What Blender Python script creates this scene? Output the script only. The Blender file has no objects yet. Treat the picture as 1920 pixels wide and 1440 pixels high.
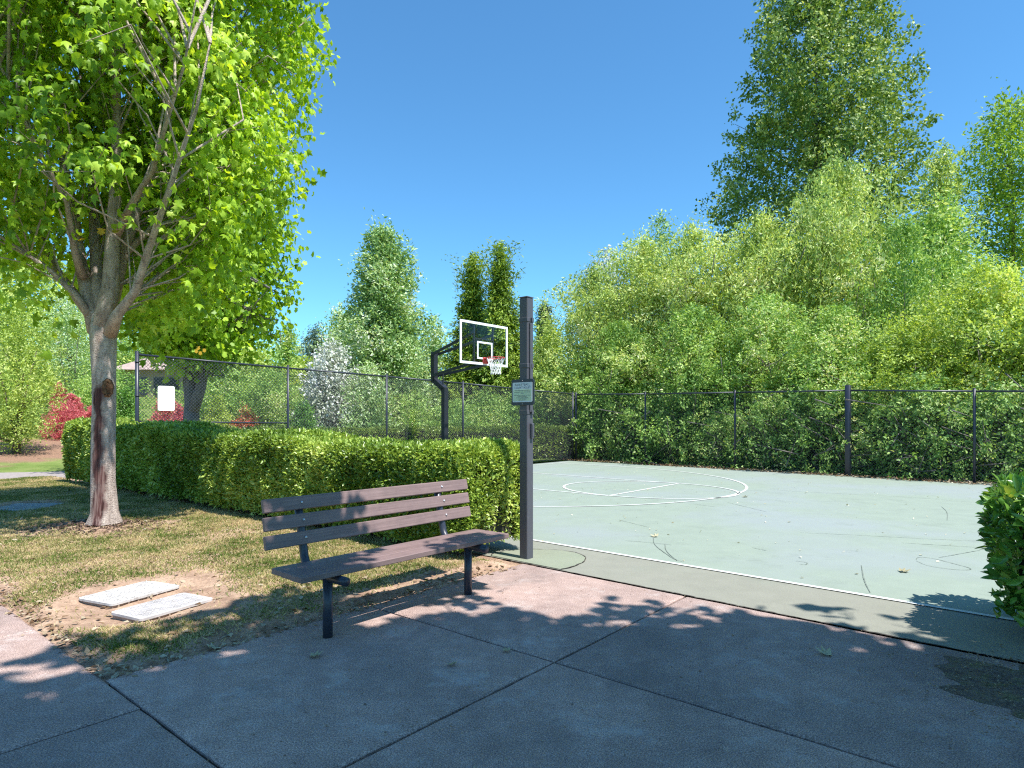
import bpy, math, random
import numpy as np
from mathutils import Vector, Matrix

rng = np.random.default_rng(11)
random.seed(5)
SC = bpy.context.scene
COL = SC.collection
H, F, HY, CX = 1.45, 1181.0, 788.0, 960.0
U = np.array([.642, .767]); V = np.array([-.767, .642])

def uv(u, v, z=0.0):
    return (u*U[0] + v*V[0], u*U[1] + v*V[1], z)
def G(px, py, z=0.0):
    Y = (H - z)*F/(py - HY)
    return np.array([(px - CX)/F*Y, Y, z])
def at(px, py, Y):
    return np.array([(px - CX)/F*Y, Y, H + (HY - py)*Y/F])
def to_uv(p):
    return p[0]*U[0] + p[1]*U[1], p[0]*V[0] + p[1]*V[1]

def sstep(a, b, x):
    t = np.clip((x - a)/(b - a), 0, 1)
    return t*t*(3 - 2*t)
def terr(x, y):
    v = V[0]*x + V[1]*y
    t = (v - 23.6)/1.6
    h = .12*1.6*np.logaddexp(0, t)
    return np.minimum(h, 9.0) - .09
def nz(x, y, s=1.0, seed=0):          # cheap smooth noise 0..1
    r = np.random.default_rng(seed)
    o = np.zeros_like(x, dtype=float)
    for k in range(7):
        a = r.uniform(0, 6.28); f = s*r.uniform(.6, 2.6)
        o += np.sin((x*math.cos(a) + y*math.sin(a))*f + r.uniform(0, 6.28))
    return np.clip(.5 + o/7.0, 0, 1)

# ------------------------------------------------------------------ materials
def new_mat(name):
    m = bpy.data.materials.new(name); m.use_nodes = True
    nt = m.node_tree; b = nt.nodes['Principled BSDF']
    return m, nt, b
def N(nt, t, **kw):
    n = nt.nodes.new(t)
    for k, v in kw.items():
        if k in n.inputs: n.inputs[k].default_value = v
        else: setattr(n, k, v)
    return n
def ramp(nt, stops, fac):
    r = nt.nodes.new('ShaderNodeValToRGB')
    el = r.color_ramp.elements
    while len(el) < len(stops): el.new(.5)
    for e, (p, c) in zip(el, stops):
        e.position = p; e.color = (*c, 1) if len(c) == 3 else c
    nt.links.new(fac, r.inputs[0])
    return r.outputs[0]
def pos(nt):
    return nt.nodes.new('ShaderNodeNewGeometry').outputs['Position']
def noise(nt, scale, detail=4, vec=None, rough=.55):
    n = N(nt, 'ShaderNodeTexNoise', Scale=scale, Detail=detail, Roughness=rough)
    if vec is not None: nt.links.new(vec, n.inputs['Vector'])
    return n.outputs['Fac']
def mix(nt, fac, a, b, mode='MIX'):
    m = nt.nodes.new('ShaderNodeMix'); m.data_type = 'RGBA'; m.blend_type = mode
    for sock, val in ((m.inputs[0], fac), (m.inputs[6], a), (m.inputs[7], b)):
        if hasattr(val, 'is_linked'): nt.links.new(val, sock)
        elif isinstance(val, (int, float)): sock.default_value = val
        else: sock.default_value = (*val, 1)
    return m.outputs[2]
def bump(nt, b, h, strength=.3, dist=.01):
    n = N(nt, 'ShaderNodeBump', Strength=strength, Distance=dist)
    nt.links.new(h, n.inputs['Height']); nt.links.new(n.outputs[0], b.inputs['Normal'])

def simple(name, col, rough=.5, metal=0.0, var=.25, scale=8.0, bmp=0.0, spec=.5):
    m, nt, b = new_mat(name)
    p = pos(nt); f = noise(nt, scale, 5, p)
    c = ramp(nt, [(.3, [x*(1 - var) for x in col]), (.7, [min(1, x*(1 + var)) for x in col])], f)
    nt.links.new(c, b.inputs['Base Color'])
    b.inputs['Roughness'].default_value = rough; b.inputs['Metallic'].default_value = metal
    b.inputs['Specular IOR Level'].default_value = spec
    if bmp: bump(nt, b, noise(nt, scale*6, 3, p), bmp, .004)
    return m

def leaf_mat(name, stops, trans=.35, rough=.5, tint=(1.25, 1.15, .55), spec=.35, nscale=.7, gain=1.75):
    m, nt, b = new_mat(name)
    g = nt.nodes.new('ShaderNodeNewGeometry')
    n = N(nt, 'ShaderNodeTexNoise', Scale=nscale, Detail=3.0)
    nt.links.new(g.outputs['Position'], n.inputs['Vector'])
    a = N(nt, 'ShaderNodeMath', operation='MULTIPLY'); a.inputs[1].default_value = .55
    nt.links.new(g.outputs['Random Per Island'], a.inputs[0])
    a2 = N(nt, 'ShaderNodeMath', operation='MULTIPLY_ADD'); a2.inputs[1].default_value = 1.25
    nt.links.new(n.outputs['Fac'], a2.inputs[0]); nt.links.new(a.outputs[0], a2.inputs[2])
    a3 = N(nt, 'ShaderNodeMath', operation='SUBTRACT'); a3.inputs[1].default_value = .40
    nt.links.new(a2.outputs[0], a3.inputs[0])
    c = ramp(nt, [(p_, tuple(min(.78, k_*gain) for k_ in c_)) for p_, c_ in stops], a3.outputs[0])
    nt.links.new(c, b.inputs['Base Color'])
    b.inputs['Roughness'].default_value = rough
    b.inputs['Specular IOR Level'].default_value = spec
    tr = nt.nodes.new('ShaderNodeBsdfTranslucent')
    nt.links.new(mix(nt, 1.0, c, tint, 'MULTIPLY'), tr.inputs['Color'])
    ms = nt.nodes.new('ShaderNodeMixShader'); ms.inputs[0].default_value = trans
    nt.links.new(b.outputs[0], ms.inputs[1]); nt.links.new(tr.outputs[0], ms.inputs[2])
    nt.links.new(ms.outputs[0], nt.nodes['Material Output'].inputs['Surface'])
    return m

def concrete_mat():
    m, nt, b = new_mat('concrete'); p = pos(nt)
    big = noise(nt, .9, 5, p); mid = noise(nt, 7, 7, p, .75); fine = noise(nt, 130, 3, p, .7)
    c = ramp(nt, [(.3, (.325, .226, .193)), (.52, (.395, .284, .245)), (.75, (.505, .375, .33))], mid)
    c = mix(nt, .7, c, ramp(nt, [(.32, (.52, .52, .54)), (.65, (1.1, 1.06, 1.04))], big), 'MULTIPLY')
    c = mix(nt, .9, c, ramp(nt, [(.36, (.42, .42, .43)), (.5, (.95, .95, .95)), (.64, (1.75, 1.75, 1.75))], fine), 'MULTIPLY')
    vo = N(nt, 'ShaderNodeTexVoronoi', Scale=60.0); nt.links.new(p, vo.inputs['Vector'])
    c = mix(nt, ramp(nt, [(.0, (.65, .65, .65)), (.16, (.0, .0, .0))], vo.outputs['Distance']), c, (.70, .66, .62))
    st = noise(nt, 1.9, 8, p, .8)
    c = mix(nt, ramp(nt, [(.53, (0, 0, 0)), (.72, (.6, .6, .6))], st), c, (.56, .52, .50))
    gi = nt.nodes.new('ShaderNodeNewGeometry')
    c = mix(nt, 1.0, c, ramp(nt, [(0, (.86, .87, .88)), (1, (1.1, 1.08, 1.06))], gi.outputs['Random Per Island']), 'MULTIPLY')
    dk = N(nt, 'ShaderNodeTexNoise', Scale=1.3, Detail=6.0, Roughness=.7); dk.noise_dimensions = '4D'; dk.inputs['W'].default_value = 3.0; nt.links.new(p, dk.inputs['Vector'])
    c = mix(nt, ramp(nt, [(.56, (0, 0, 0)), (.7, (.55, .55, .55))], dk.outputs['Fac']), c, (.17, .13, .12))
    nt.links.new(c, b.inputs['Base Color']); b.inputs['Roughness'].default_value = .92
    bump(nt, b, fine, .6, .004)
    return m
def court_mat(name, cols, blotch):
    m, nt, b = new_mat(name); p = pos(nt)
    big = noise(nt, .35, 4, p); mid = noise(nt, 3, 6, p, .65); fine = noise(nt, 120, 2, p)
    c = ramp(nt, [(.3, cols[0]), (.7, cols[1])], mid)
    c = mix(nt, ramp(nt, [(.47, (0, 0, 0)), (.62, (.75, .75, .75))], big), c, blotch)
    c = mix(nt, .45, c, ramp(nt, [(.3, (.75, .75, .75)), (.7, (1.2, 1.2, 1.2))], fine), 'MULTIPLY')
    st = noise(nt, 1.1, 8, p, .78)
    c = mix(nt, ramp(nt, [(.55, (0, 0, 0)), (.74, (.5, .5, .5))], st), c, [k*.62 for k in cols[0]])
    wr = noise(nt, 6.0, 8, p, .8)
    c = mix(nt, ramp(nt, [(.60, (0, 0, 0)), (.75, (.5, .5, .5))], wr), c, (.30, .29, .25))
    nt.links.new(c, b.inputs['Base Color']); b.inputs['Roughness'].default_value = .8
    bump(nt, b, fine, .2, .002)
    return m
def ground_mat():
    m, nt, b = new_mat('hill_lawn'); p = pos(nt)
    mid = noise(nt, 1.1, 6, p, .65); fine = noise(nt, 35, 3, p)
    c = ramp(nt, [(.3, (.10, .15, .03)), (.55, (.17, .22, .06)), (.75, (.26, .25, .10))], mid)
    c = mix(nt, .5, c, ramp(nt, [(.3, (.6, .6, .6)), (.7, (1.3, 1.3, 1.3))], fine), 'MULTIPLY')
    # bark beds on the slope
    sx = N(nt, 'ShaderNodeSeparateXYZ'); nt.links.new(p, sx.inputs[0])
    d = N(nt, 'ShaderNodeVectorMath', operation='DOT_PRODUCT'); d.inputs[1].default_value = (V[0], V[1], 0)
    nt.links.new(p, d.inputs[0])
    w = N(nt, 'ShaderNodeMath', operation='MULTIPLY_ADD'); w.inputs[1].default_value = 6.0
    nt.links.new(noise(nt, .35, 3, p), w.inputs[0]); nt.links.new(d.outputs['Value'], w.inputs[2])
    mr = N(nt, 'ShaderNodeMapRange'); nt.links.new(w.outputs[0], mr.inputs[0])
    mr.inputs[1].default_value = 10.0; mr.inputs[2].default_value = 50.0
    bark = ramp(nt, [(.0, (0, 0, 0)), (.438, (0, 0, 0)), (.452, (1, 1, 1)), (.58, (1, 1, 1)), (.6, (0, 0, 0))], mr.outputs[0])
    bc = ramp(nt, [(.3, (.16, .09, .06)), (.7, (.36, .22, .15))], fine)
    c = mix(nt, bark, c, bc)
    nt.links.new(c, b.inputs['Base Color']); b.inputs['Roughness'].default_value = 1.0
    b.inputs['Specular IOR Level'].default_value = .1
    bump(nt, b, fine, .6, .03)
    return m
def soil_mat():
    m, nt, b = new_mat('lawn_soil'); p = pos(nt)
    mid = noise(nt, 5, 6, p, .65); fine = noise(nt, 60, 4, p)
    c = ramp(nt, [(.3, (.24, .145, .10)), (.55, (.42, .28, .195)), (.75, (.56, .41, .29))], mid)
    c = mix(nt, .6, c, ramp(nt, [(.3, (.55, .55, .55)), (.7, (1.35, 1.35, 1.35))], fine), 'MULTIPLY')
    nt.links.new(c, b.inputs['Base Color']); b.inputs['Roughness'].default_value = 1.0
    b.inputs['Specular IOR Level'].default_value = .1
    bump(nt, b, fine, .8, .02)
    return m
def grass_mat():
    m, nt, b = new_mat('grass_blade'); p = pos(nt)
    g = nt.nodes.new('ShaderNodeNewGeometry')
    n = noise(nt, 1.5, 5, p, .65)
    a = N(nt, 'ShaderNodeMath', operation='MULTIPLY_ADD'); a.inputs[1].default_value = .34
    nt.links.new(g.outputs['Random Per Island'], a.inputs[0]); nt.links.new(n, a.inputs[2])
    c = ramp(nt, [(.44, (.06, .13, .014)), (.56, (.15, .215, .036)), (.66, (.34, .31, .105)), (.82, (.66, .52, .28))], a.outputs[0])
    nt.links.new(c, b.inputs['Base Color']); b.inputs['Roughness'].default_value = .6
    b.inputs['Specular IOR Level'].default_value = .2
    tr = nt.nodes.new('ShaderNodeBsdfTranslucent'); nt.links.new(c, tr.inputs['Color'])
    ms = nt.nodes.new('ShaderNodeMixShader'); ms.inputs[0].default_value = .3
    nt.links.new(b.outputs[0], ms.inputs[1]); nt.links.new(tr.outputs[0], ms.inputs[2])
    nt.links.new(ms.outputs[0], nt.nodes['Material Output'].inputs['Surface'])
    return m
def bark_mat(name, dark, light, scar=None, sc=14):
    m, nt, b = new_mat(name); p = pos(nt)
    mp = N(nt, 'ShaderNodeMapping'); mp.inputs['Scale'].default_value = (1, 1, .35)
    nt.links.new(p, mp.inputs['Vector'])
    f = noise(nt, sc, 6, mp.outputs[0], .7); f2 = noise(nt, sc*5, 3, p)
    c = ramp(nt, [(.3, dark), (.62, light)], f)
    c = mix(nt, .6, c, ramp(nt, [(.33, (.45, .43, .42)), (.5, (1.05, 1.05, 1.05)), (.7, (1.25, 1.25, 1.2))], f2), 'MULTIPLY')
    vo = N(nt, 'ShaderNodeTexVoronoi', Scale=13.0); mv = N(nt, 'ShaderNodeMapping'); mv.inputs['Scale'].default_value = (1, 1, 2.0)
    nt.links.new(p, mv.inputs['Vector']); nt.links.new(mv.outputs[0], vo.inputs['Vector'])
    sp = ramp(nt, [(.16, (.75, .75, .75)), (.26, (0, 0, 0))], vo.outputs['Distance'])
    sp = mix(nt, 1.0, sp, ramp(nt, [(.45, (0, 0, 0)), (.6, (1, 1, 1))], noise(nt, 4.5, 3, p)), 'MULTIPLY')
    c = mix(nt, sp, c, [k*.35 for k in dark])
    h = f2
    if scar:
        x0, hw, z0, z1 = scar
        s = N(nt, 'ShaderNodeSeparateXYZ'); nt.links.new(p, s.inputs[0])
        wob = N(nt, 'ShaderNodeMath', operation='MULTIPLY_ADD'); wob.inputs[1].default_value = .16
        nt.links.new(noise(nt, 5, 3, p), wob.inputs[0]); nt.links.new(s.outputs[0], wob.inputs[2])
        e = N(nt, 'ShaderNodeMath', operation='SUBTRACT'); e.inputs[1].default_value = x0 + .08
        nt.links.new(wob.outputs[0], e.inputs[0])
        ab = N(nt, 'ShaderNodeMath', operation='ABSOLUTE'); nt.links.new(e.outputs[0], ab.inputs[0])
        mr = N(nt, 'ShaderNodeMapRange'); nt.links.new(ab.outputs[0], mr.inputs[0])
        mr.inputs[1].default_value = hw; mr.inputs[2].default_value = hw*.45
        zz = N(nt, 'ShaderNodeMapRange'); nt.links.new(s.outputs[2], zz.inputs[0])
        zz.inputs[1].default_value = z1; zz.inputs[2].default_value = z1 - .1
        mu = N(nt, 'ShaderNodeMath', operation='MULTIPLY')
        nt.links.new(mr.outputs[0], mu.inputs[0]); nt.links.new(zz.outputs[0], mu.inputs[1])
        mp2 = N(nt, 'ShaderNodeMapping'); mp2.inputs['Scale'].default_value = (30, 30, 1.2)
        nt.links.new(p, mp2.inputs['Vector'])
        sf = noise(nt, 1.0, 4, mp2.outputs[0], .6)
        sc_c = ramp(nt, [(.35, (.035, .014, .012)), (.5, (.11, .05, .045)), (.7, (.30, .21, .18))], sf)
        c = mix(nt, mu.outputs[0], c, sc_c)
        h = mix(nt, mu.outputs[0], f2, sf)
    nt.links.new(c, b.inputs['Base Color']); b.inputs['Roughness'].default_value = .9
    b.inputs['Specular IOR Level'].default_value = .2
    bump(nt, b, h, .7, .02)
    return m
def plank_mat():
    m, nt, b = new_mat('brown_plank'); p = pos(nt)
    mp = N(nt, 'ShaderNodeMapping'); mp.inputs['Rotation'].default_value = (0, 0, -math.atan2(U[1], U[0]))
    mp2 = N(nt, 'ShaderNodeMapping'); mp2.inputs['Scale'].default_value = (1.2, 40, 40)
    nt.links.new(p, mp.inputs[0]); nt.links.new(mp.outputs[0], mp2.inputs[0])
    f = noise(nt, 2, 5, mp2.outputs[0]); f2 = noise(nt, 7, 5, p, .7)
    c = ramp(nt, [(.3, (.17, .112, .104)), (.7, (.25, .17, .158))], f)
    c = mix(nt, .5, c, ramp(nt, [(.35, (.8, .8, .82)), (.7, (1.25, 1.22, 1.2))], f2), 'MULTIPLY')
    nt.links.new(c, b.inputs['Base Color']); b.inputs['Roughness'].default_value = .55
    b.inputs['Specular IOR Level'].default_value = .35
    bump(nt, b, f, .15, .003)
    return m
def metal_mat(name, col, rough=.45, wear=(.2, .2, .22)):
    m, nt, b = new_mat(name); p = pos(nt)
    f = noise(nt, 14, 6, p, .7)
    c = mix(nt, ramp(nt, [(.6, (0, 0, 0)), (.75, (.6, .6, .6))], f), col, wear)
    nt.links.new(c, b.inputs['Base Color']); b.inputs['Roughness'].default_value = rough
    return m

M = {}
M['concrete'] = concrete_mat()
M['court'] = court_mat('court_paint', ((.222, .262, .212), (.255, .298, .242)), (.252, .282, .278))
M['apron'] = court_mat('court_apron', ((.215, .21, .168), (.25, .242, .195)), (.225, .25, .195))
M['patch'] = court_mat('court_patch', ((.215, .235, .165), (.25, .265, .19)), (.235, .23, .17))
M['line'] = simple('line_paint', (.60, .60, .57), .7, var=.08, scale=5)
M['crack'] = simple('crack_dirt', (.045, .035, .028), 1, var=.4, scale=30)
M['scuff'] = simple('scuff', (.155, .18, .15), .9, var=.25, scale=9)
M['soil'] = soil_mat(); M['ground'] = ground_mat(); M['grass'] = grass_mat()
M['asphalt'] = simple('path_asphalt', (.30, .25, .23), .95, var=.2, scale=12, bmp=.3)
M['bark1'] = bark_mat('maple_bark', (.25, .185, .155), (.53, .435, .375), (-5.345, .088, 0, 1.95))
M['bark'] = bark_mat('grey_bark', (.10, .085, .08), (.25, .22, .20))
M['bark_b'] = bark_mat('brown_bark', (.07, .05, .04), (.19, .15, .12))
M['burl'] = bark_mat('wound_bark', (.05, .02, .01), (.24, .13, .07), sc=25)
M['plank'] = plank_mat()
M['black'] = metal_mat('black_paint', (.018, .02, .028), .42, (.03, .032, .04))
M['blue_black'] = metal_mat('blue_black_paint', (.028, .032, .048), .38, (.07, .075, .095))
M['pole'] = metal_mat('charcoal_paint', (.075, .072, .085), .5, (.16, .155, .165))
M['bolt'] = simple('bolt_steel', (.5, .48, .5), .35, .7, .15, 40)
M['white'] = simple('white_paint', (.82, .82, .82), .45, 0, .04, 6)
M['sign_white'] = simple('sign_white', (.88, .88, .88), .5, 0, .03, 4)
M['rim'] = simple('rim_red', (.50, .05, .045), .45, 0, .2, 20)
M['net'] = simple('net_cord', (.82, .80, .78), .8, 0, .08, 20)
M['sheet'] = simple('sign_sheet', (.58, .63, .68), .35, 0, .08, 4)
M['tint'] = simple('sign_tint', (.50, .60, .42), .35, 0, .08, 6)
M['ink'] = simple('sign_ink', (.06, .08, .12), .5, 0, .1, 20)
M['box'] = simple('box_side', (.33, .25, .19), .8, 0, .2, 12)
def lid_mat():
    m, nt, b = new_mat('box_lid'); p = pos(nt)
    f = noise(nt, 12, 7, p, .75); f2 = noise(nt, 55, 3, p)
    c = ramp(nt, [(.26, (.26, .23, .21)), (.42, (.52, .49, .47)), (.7, (.62, .60, .58))], f)
    c = mix(nt, .6, c, ramp(nt, [(.36, (.5, .47, .44)), (.5, (1, 1, 1))], f2), 'MULTIPLY')
    nt.links.new(c, b.inputs['Base Color']); b.inputs['Roughness'].default_value = .7
    return m
M['lid'] = lid_mat()
M['lid_tread'] = simple('box_lid_tread', (.47, .44, .43), .7, 0, .22, 9)
M['lid_grey'] = simple('box_lid_grey', (.34, .35, .36), .7, 0, .2, 9)
M['roof'] = simple('house_roof', (.36, .27, .23), .9, 0, .2, 5)
M['stucco'] = simple('house_wall', (.36, .28, .2), .9, 0, .1, 3)
M['chimney'] = simple('house_white', (.85, .85, .84), .8, 0, .04, 2)
M['dark'] = simple('dark_window', (.03, .03, .035), .2, 0, .2, 3)
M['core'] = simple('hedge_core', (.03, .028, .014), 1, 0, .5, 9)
def glass_mat():
    m, nt, b = new_mat('board_glass')
    g = nt.nodes.new('ShaderNodeBsdfGlossy'); g.inputs['Roughness'].default_value = .05
    t = nt.nodes.new('ShaderNodeBsdfTransparent'); t.inputs[0].default_value = (.98, .99, .985, 1)
    ms = nt.nodes.new('ShaderNodeMixShader'); ms.inputs[0].default_value = .02
    nt.links.new(t.outputs[0], ms.inputs[1]); nt.links.new(g.outputs[0], ms.inputs[2])
    nt.links.new(ms.outputs[0], nt.nodes['Material Output'].inputs['Surface'])
    return m
M['glass'] = glass_mat()

def L4(a, b, c, d=None):
    return [(.15, a), (.45, b), (.7, c)] + ([(.93, d)] if d else [])
M['maple_leaf'] = leaf_mat('maple_leaf', L4((.055, .105, .006), (.125, .20, .012), (.21, .30, .03), (.28, .37, .07)), .46, .45, (1.4, 1.25, .3), gain=2.35)
M['hedge_leaf'] = leaf_mat('hedge_leaf', L4((.055, .095, .012), (.125, .19, .024), (.225, .29, .05), (.34, .38, .10)), .25, .34, spec=.6, gain=1.85)
M['hedge_leaf_dark'] = leaf_mat('hedge_leaf_dark', L4((.028, .075, .012), (.06, .14, .02), (.12, .22, .04), (.20, .30, .08)), .28, .35, spec=.55, gain=2.2)
M['laurel'] = leaf_mat('laurel_leaf', L4((.03, .08, .012), (.06, .145, .02), (.11, .23, .035), (.22, .26, .05)), .3, .3, spec=.6, nscale=3, gain=1.6)
M['willow'] = leaf_mat('willow_leaf', L4((.085, .125, .03), (.165, .215, .055), (.26, .32, .105), (.37, .43, .20)), .35, gain=2.7)
M['shrub'] = leaf_mat('shrub_leaf', L4((.045, .095, .02), (.10, .165, .035), (.19, .26, .07), (.34, .40, .17)), .35, gain=2.6)
M['lime'] = leaf_mat('lime_leaf', L4((.10, .15, .028), (.185, .245, .05), (.30, .36, .095), (.42, .465, .19)), .4, tint=(1.2, 1.15, .4), gain=2.05)
M['poplar'] = leaf_mat('poplar_leaf', L4((.03, .06, .012), (.065, .105, .02), (.13, .17, .04), (.28, .30, .15)), .28, .5, spec=.35, gain=2.5)
M['pine'] = leaf_mat('conifer_leaf', L4((.05, .09, .012), (.10, .155, .02), (.17, .23, .035), (.25, .30, .08)), .25, gain=2.1)
M['dark_pine'] = leaf_mat('dark_conifer_leaf', L4((.035, .06, .035), (.06, .09, .05), (.10, .14, .08)), .15, gain=2.0)
M['silver'] = leaf_mat('silver_leaf', L4((.06, .11, .03), (.12, .19, .06), (.26, .32, .17), (.52, .55, .42)), .3, gain=2.5)
M['blossom'] = leaf_mat('blossom', L4((.14, .18, .10), (.34, .36, .28), (.58, .57, .50), (.72, .70, .64)), .25, tint=(1, 1, .9), gain=1.7)
M['under'] = leaf_mat('undergrowth_leaf', L4((.04, .075, .018), (.08, .135, .032), (.14, .205, .055), (.28, .33, .14)), .3, gain=2.8)
M['locust'] = leaf_mat('locust_leaf', L4((.06, .11, .012), (.11, .18, .02), (.19, .27, .035), (.30, .37, .08)), .4, gain=2.0)
M['red'] = leaf_mat('barberry_leaf', L4((.22, .04, .045), (.44, .11, .12), (.52, .20, .20)), .3, tint=(1.2, .7, .7), nscale=2, gain=1.6)
M['azalea'] = leaf_mat('azalea_flower', L4((.12, .14, .04), (.30, .13, .06), (.62, .10, .06)), .3, tint=(1.2, .8, .6), nscale=2.5)
M['dead'] = leaf_mat('dry_leaf', L4((.16, .09, .05), (.30, .19, .11), (.48, .40, .28)), .15, tint=(1, .9, .7), gain=1.0)
M['fallen'] = leaf_mat('fallen_leaf', L4((.30, .25, .13), (.46, .41, .26), (.62, .57, .44)), .15, tint=(1, 1, .7), gain=1.0)
M['mulch'] = leaf_mat('mulch_bits', L4((.04, .025, .02), (.09, .055, .04), (.18, .11, .08)), .05, gain=1.0)
M['yellow'] = simple('yellow_leaf', (.62, .36, .02), .6, 0, .2, 20)

# ------------------------------------------------------------------ mesh helpers
class MB:
    def __init__(s): s.v = []; s.f = []
    def add(s, vs, fs):
        o = len(s.v); s.v += [tuple(map(float, p)) for p in vs]; s.f += [tuple(i + o for i in f) for f in fs]
    def box(s, c, size, ax=None, bev=0.0):
        c = np.array(c, float); ax = np.eye(3) if ax is None else np.array(ax, float)
        hx, hy, hz = [k/2 for k in size]
        if bev <= 0:
            vs = [c + ax[0]*x*hx + ax[1]*y*hy + ax[2]*z*hz for z in (-1, 1) for y in (-1, 1) for x in (-1, 1)]
            s.add(vs, [(0, 2, 3, 1), (4, 5, 7, 6), (0, 1, 5, 4), (2, 6, 7, 3), (0, 4, 6, 2), (1, 3, 7, 5)])
        else:       # chamfered along every edge
            b = min(bev, hx*.9, hy*.9, hz*.9)
            ring = lambda ix, iy, z: [c + ax[0]*x + ax[1]*y + ax[2]*z for x, y in
                    ((-ix + b, -iy), (ix - b, -iy), (ix, -iy + b), (ix, iy - b), (ix - b, iy), (-ix + b, iy), (-ix, iy - b), (-ix, -iy + b))]
            r = [ring(hx - b, hy - b, -hz), ring(hx, hy, -hz + b), ring(hx, hy, hz - b), ring(hx - b, hy - b, hz)]
            vs = [p for q in r for p in q]; fs = [tuple(range(7, -1, -1)), tuple(range(24, 32))]
            for k in range(3):
                for i in range(8):
                    j = (i + 1) % 8; fs.append((k*8 + i, k*8 + j, k*8 + 8 + j, k*8 + 8 + i))
            s.add(vs, fs)
    def tube(s, pts, radii, n=8, cap=True, rot=0.0):
        pts = [np.array(p, float) for p in pts]
        if np.isscalar(radii): radii = [radii]*len(pts)
        o = len(s.v); prev = None; vs = []
        for i, p in enumerate(pts):
            t = pts[min(i + 1, len(pts) - 1)] - pts[max(i - 1, 0)]; t /= (np.linalg.norm(t) + 1e-9)
            if prev is None:
                a = np.array([1., 0, 0]) if abs(t[2]) > .8 else np.array([0, 0, 1.])
            else: a = prev
            x = a - t*np.dot(a, t); x /= (np.linalg.norm(x) + 1e-9); y = np.cross(t, x); prev = x
            for k in range(n):
                an = 2*math.pi*k/n + rot
                vs.append(p + (x*math.cos(an) + y*math.sin(an))*radii[i])
        fs = []
        for i in range(len(pts) - 1):
            for k in range(n):
                k2 = (k + 1) % n
                fs.append((i*n + k, i*n + k2, (i + 1)*n + k2, (i + 1)*n + k))
        if cap:
            fs.append(tuple(range(n - 1, -1, -1))); m = (len(pts) - 1)*n; fs.append(tuple(range(m, m + n)))
        s.add(vs, fs)
    def prism(s, poly, z0, z1):
        n = len(poly)
        a = sum(poly[i][0]*poly[(i + 1) % n][1] - poly[(i + 1) % n][0]*poly[i][1] for i in range(n))
        if a < 0: poly = poly[::-1]
        vs = [(p[0], p[1], z0) for p in poly] + [(p[0], p[1], z1) for p in poly]
        s.add(vs, [tuple(range(n - 1, -1, -1)), tuple(range(n, 2*n))] + [(i, (i + 1) % n, n + (i + 1) % n, n + i) for i in range(n)])
    def sheet(s, poly, z):
        n = len(poly)
        a = sum(poly[i][0]*poly[(i + 1) % n][1] - poly[(i + 1) % n][0]*poly[i][1] for i in range(n))
        if a < 0: poly = poly[::-1]
        s.add([(p[0], p[1], z) for p in poly], [tuple(range(n))])
    def strip(s, line, w, z, jit=0.0):
        line = [np.array(p[:2], float) for p in line]; L = []; R = []
        for i, p in enumerate(line):
            t = line[min(i + 1, len(line) - 1)] - line[max(i - 1, 0)]; t /= (np.linalg.norm(t) + 1e-9)
            n = np.array([-t[1], t[0]]); ww = (w if np.isscalar(w) else w[i])
            L.append(p + n*ww/2*(1 + jit*random.uniform(-1, 1))); R.append(p - n*ww/2*(1 + jit*random.uniform(-1, 1)))
        m = len(line)
        s.add([(*p, z) for p in R] + [(*p, z) for p in L], [(i, i + 1, m + i + 1, m + i) for i in range(m - 1)])
    def blob(s, c, r, seg=14, rings=9, lump=.12, seed=0):
        rr = np.random.default_rng(seed); ph = rr.uniform(0, 6, 4); vs = []; fs = []
        for i in range(rings + 1):
            th = math.pi*i/rings
            for k in range(seg):
                a = 2*math.pi*k/seg
                q = 1 + lump*(math.sin(3*a + ph[0] + 2*th) + math.sin(5*a + ph[1])*.6*math.sin(th)+math.sin(4*th + ph[2]))
                vs.append((c[0] + r[0]*q*math.sin(th)*math.cos(a), c[1] + r[1]*q*math.sin(th)*math.sin(a), c[2] + r[2]*q*math.cos(th)))
        for i in range(rings):
            for k in range(seg):
                k2 = (k + 1) % seg; fs.append((i*seg + k, (i + 1)*seg + k, (i + 1)*seg + k2, i*seg + k2))
        s.add(vs, fs)
    def build(s, name, mat, parent=None, smooth=False, origin=None):
        org = np.array(origin if origin is not None else (root_loc(parent) if parent else (0, 0, 0)), float)
        me = bpy.data.meshes.new(name)
        vs = np.array(s.v) - org
        me.from_pydata(vs.tolist(), [], s.f); me.update()
        if smooth: me.polygons.foreach_set('use_smooth', [True]*len(me.polygons))
        return link(name, me, mat, parent, None if parent else (origin if origin is not None else None))

def root_loc(o):
    while o.parent: o = o.parent
    return tuple(o.location)
def link(name, me, mat, parent=None, loc=None):
    o = bpy.data.objects.new(name, me); COL.objects.link(o)
    if mat: me.materials.append(M[mat] if isinstance(mat, str) else mat)
    if parent: o.parent = parent
    elif loc is not None: o.location = loc
    return o
def tag(o, label=None, cat=None, group=None, kind=None):
    if label: o['label'] = label
    if cat: o['category'] = cat
    if group: o['group'] = group
    if kind: o['kind'] = kind
    return o
def thing(name, loc, label, cat, group=None):
    o = bpy.data.objects.new(name, None); COL.objects.link(o); o.location = tuple(map(float, loc))
    o.empty_display_size = .1
    return tag(o, label, cat, group)
def copy_tree(o, parent=None):
    c = o.copy(); COL.objects.link(c)
    if parent: c.parent = parent
    for ch in list(o.children): copy_tree(ch, c)
    return c
def structure(o): return tag(o, kind='structure')

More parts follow.
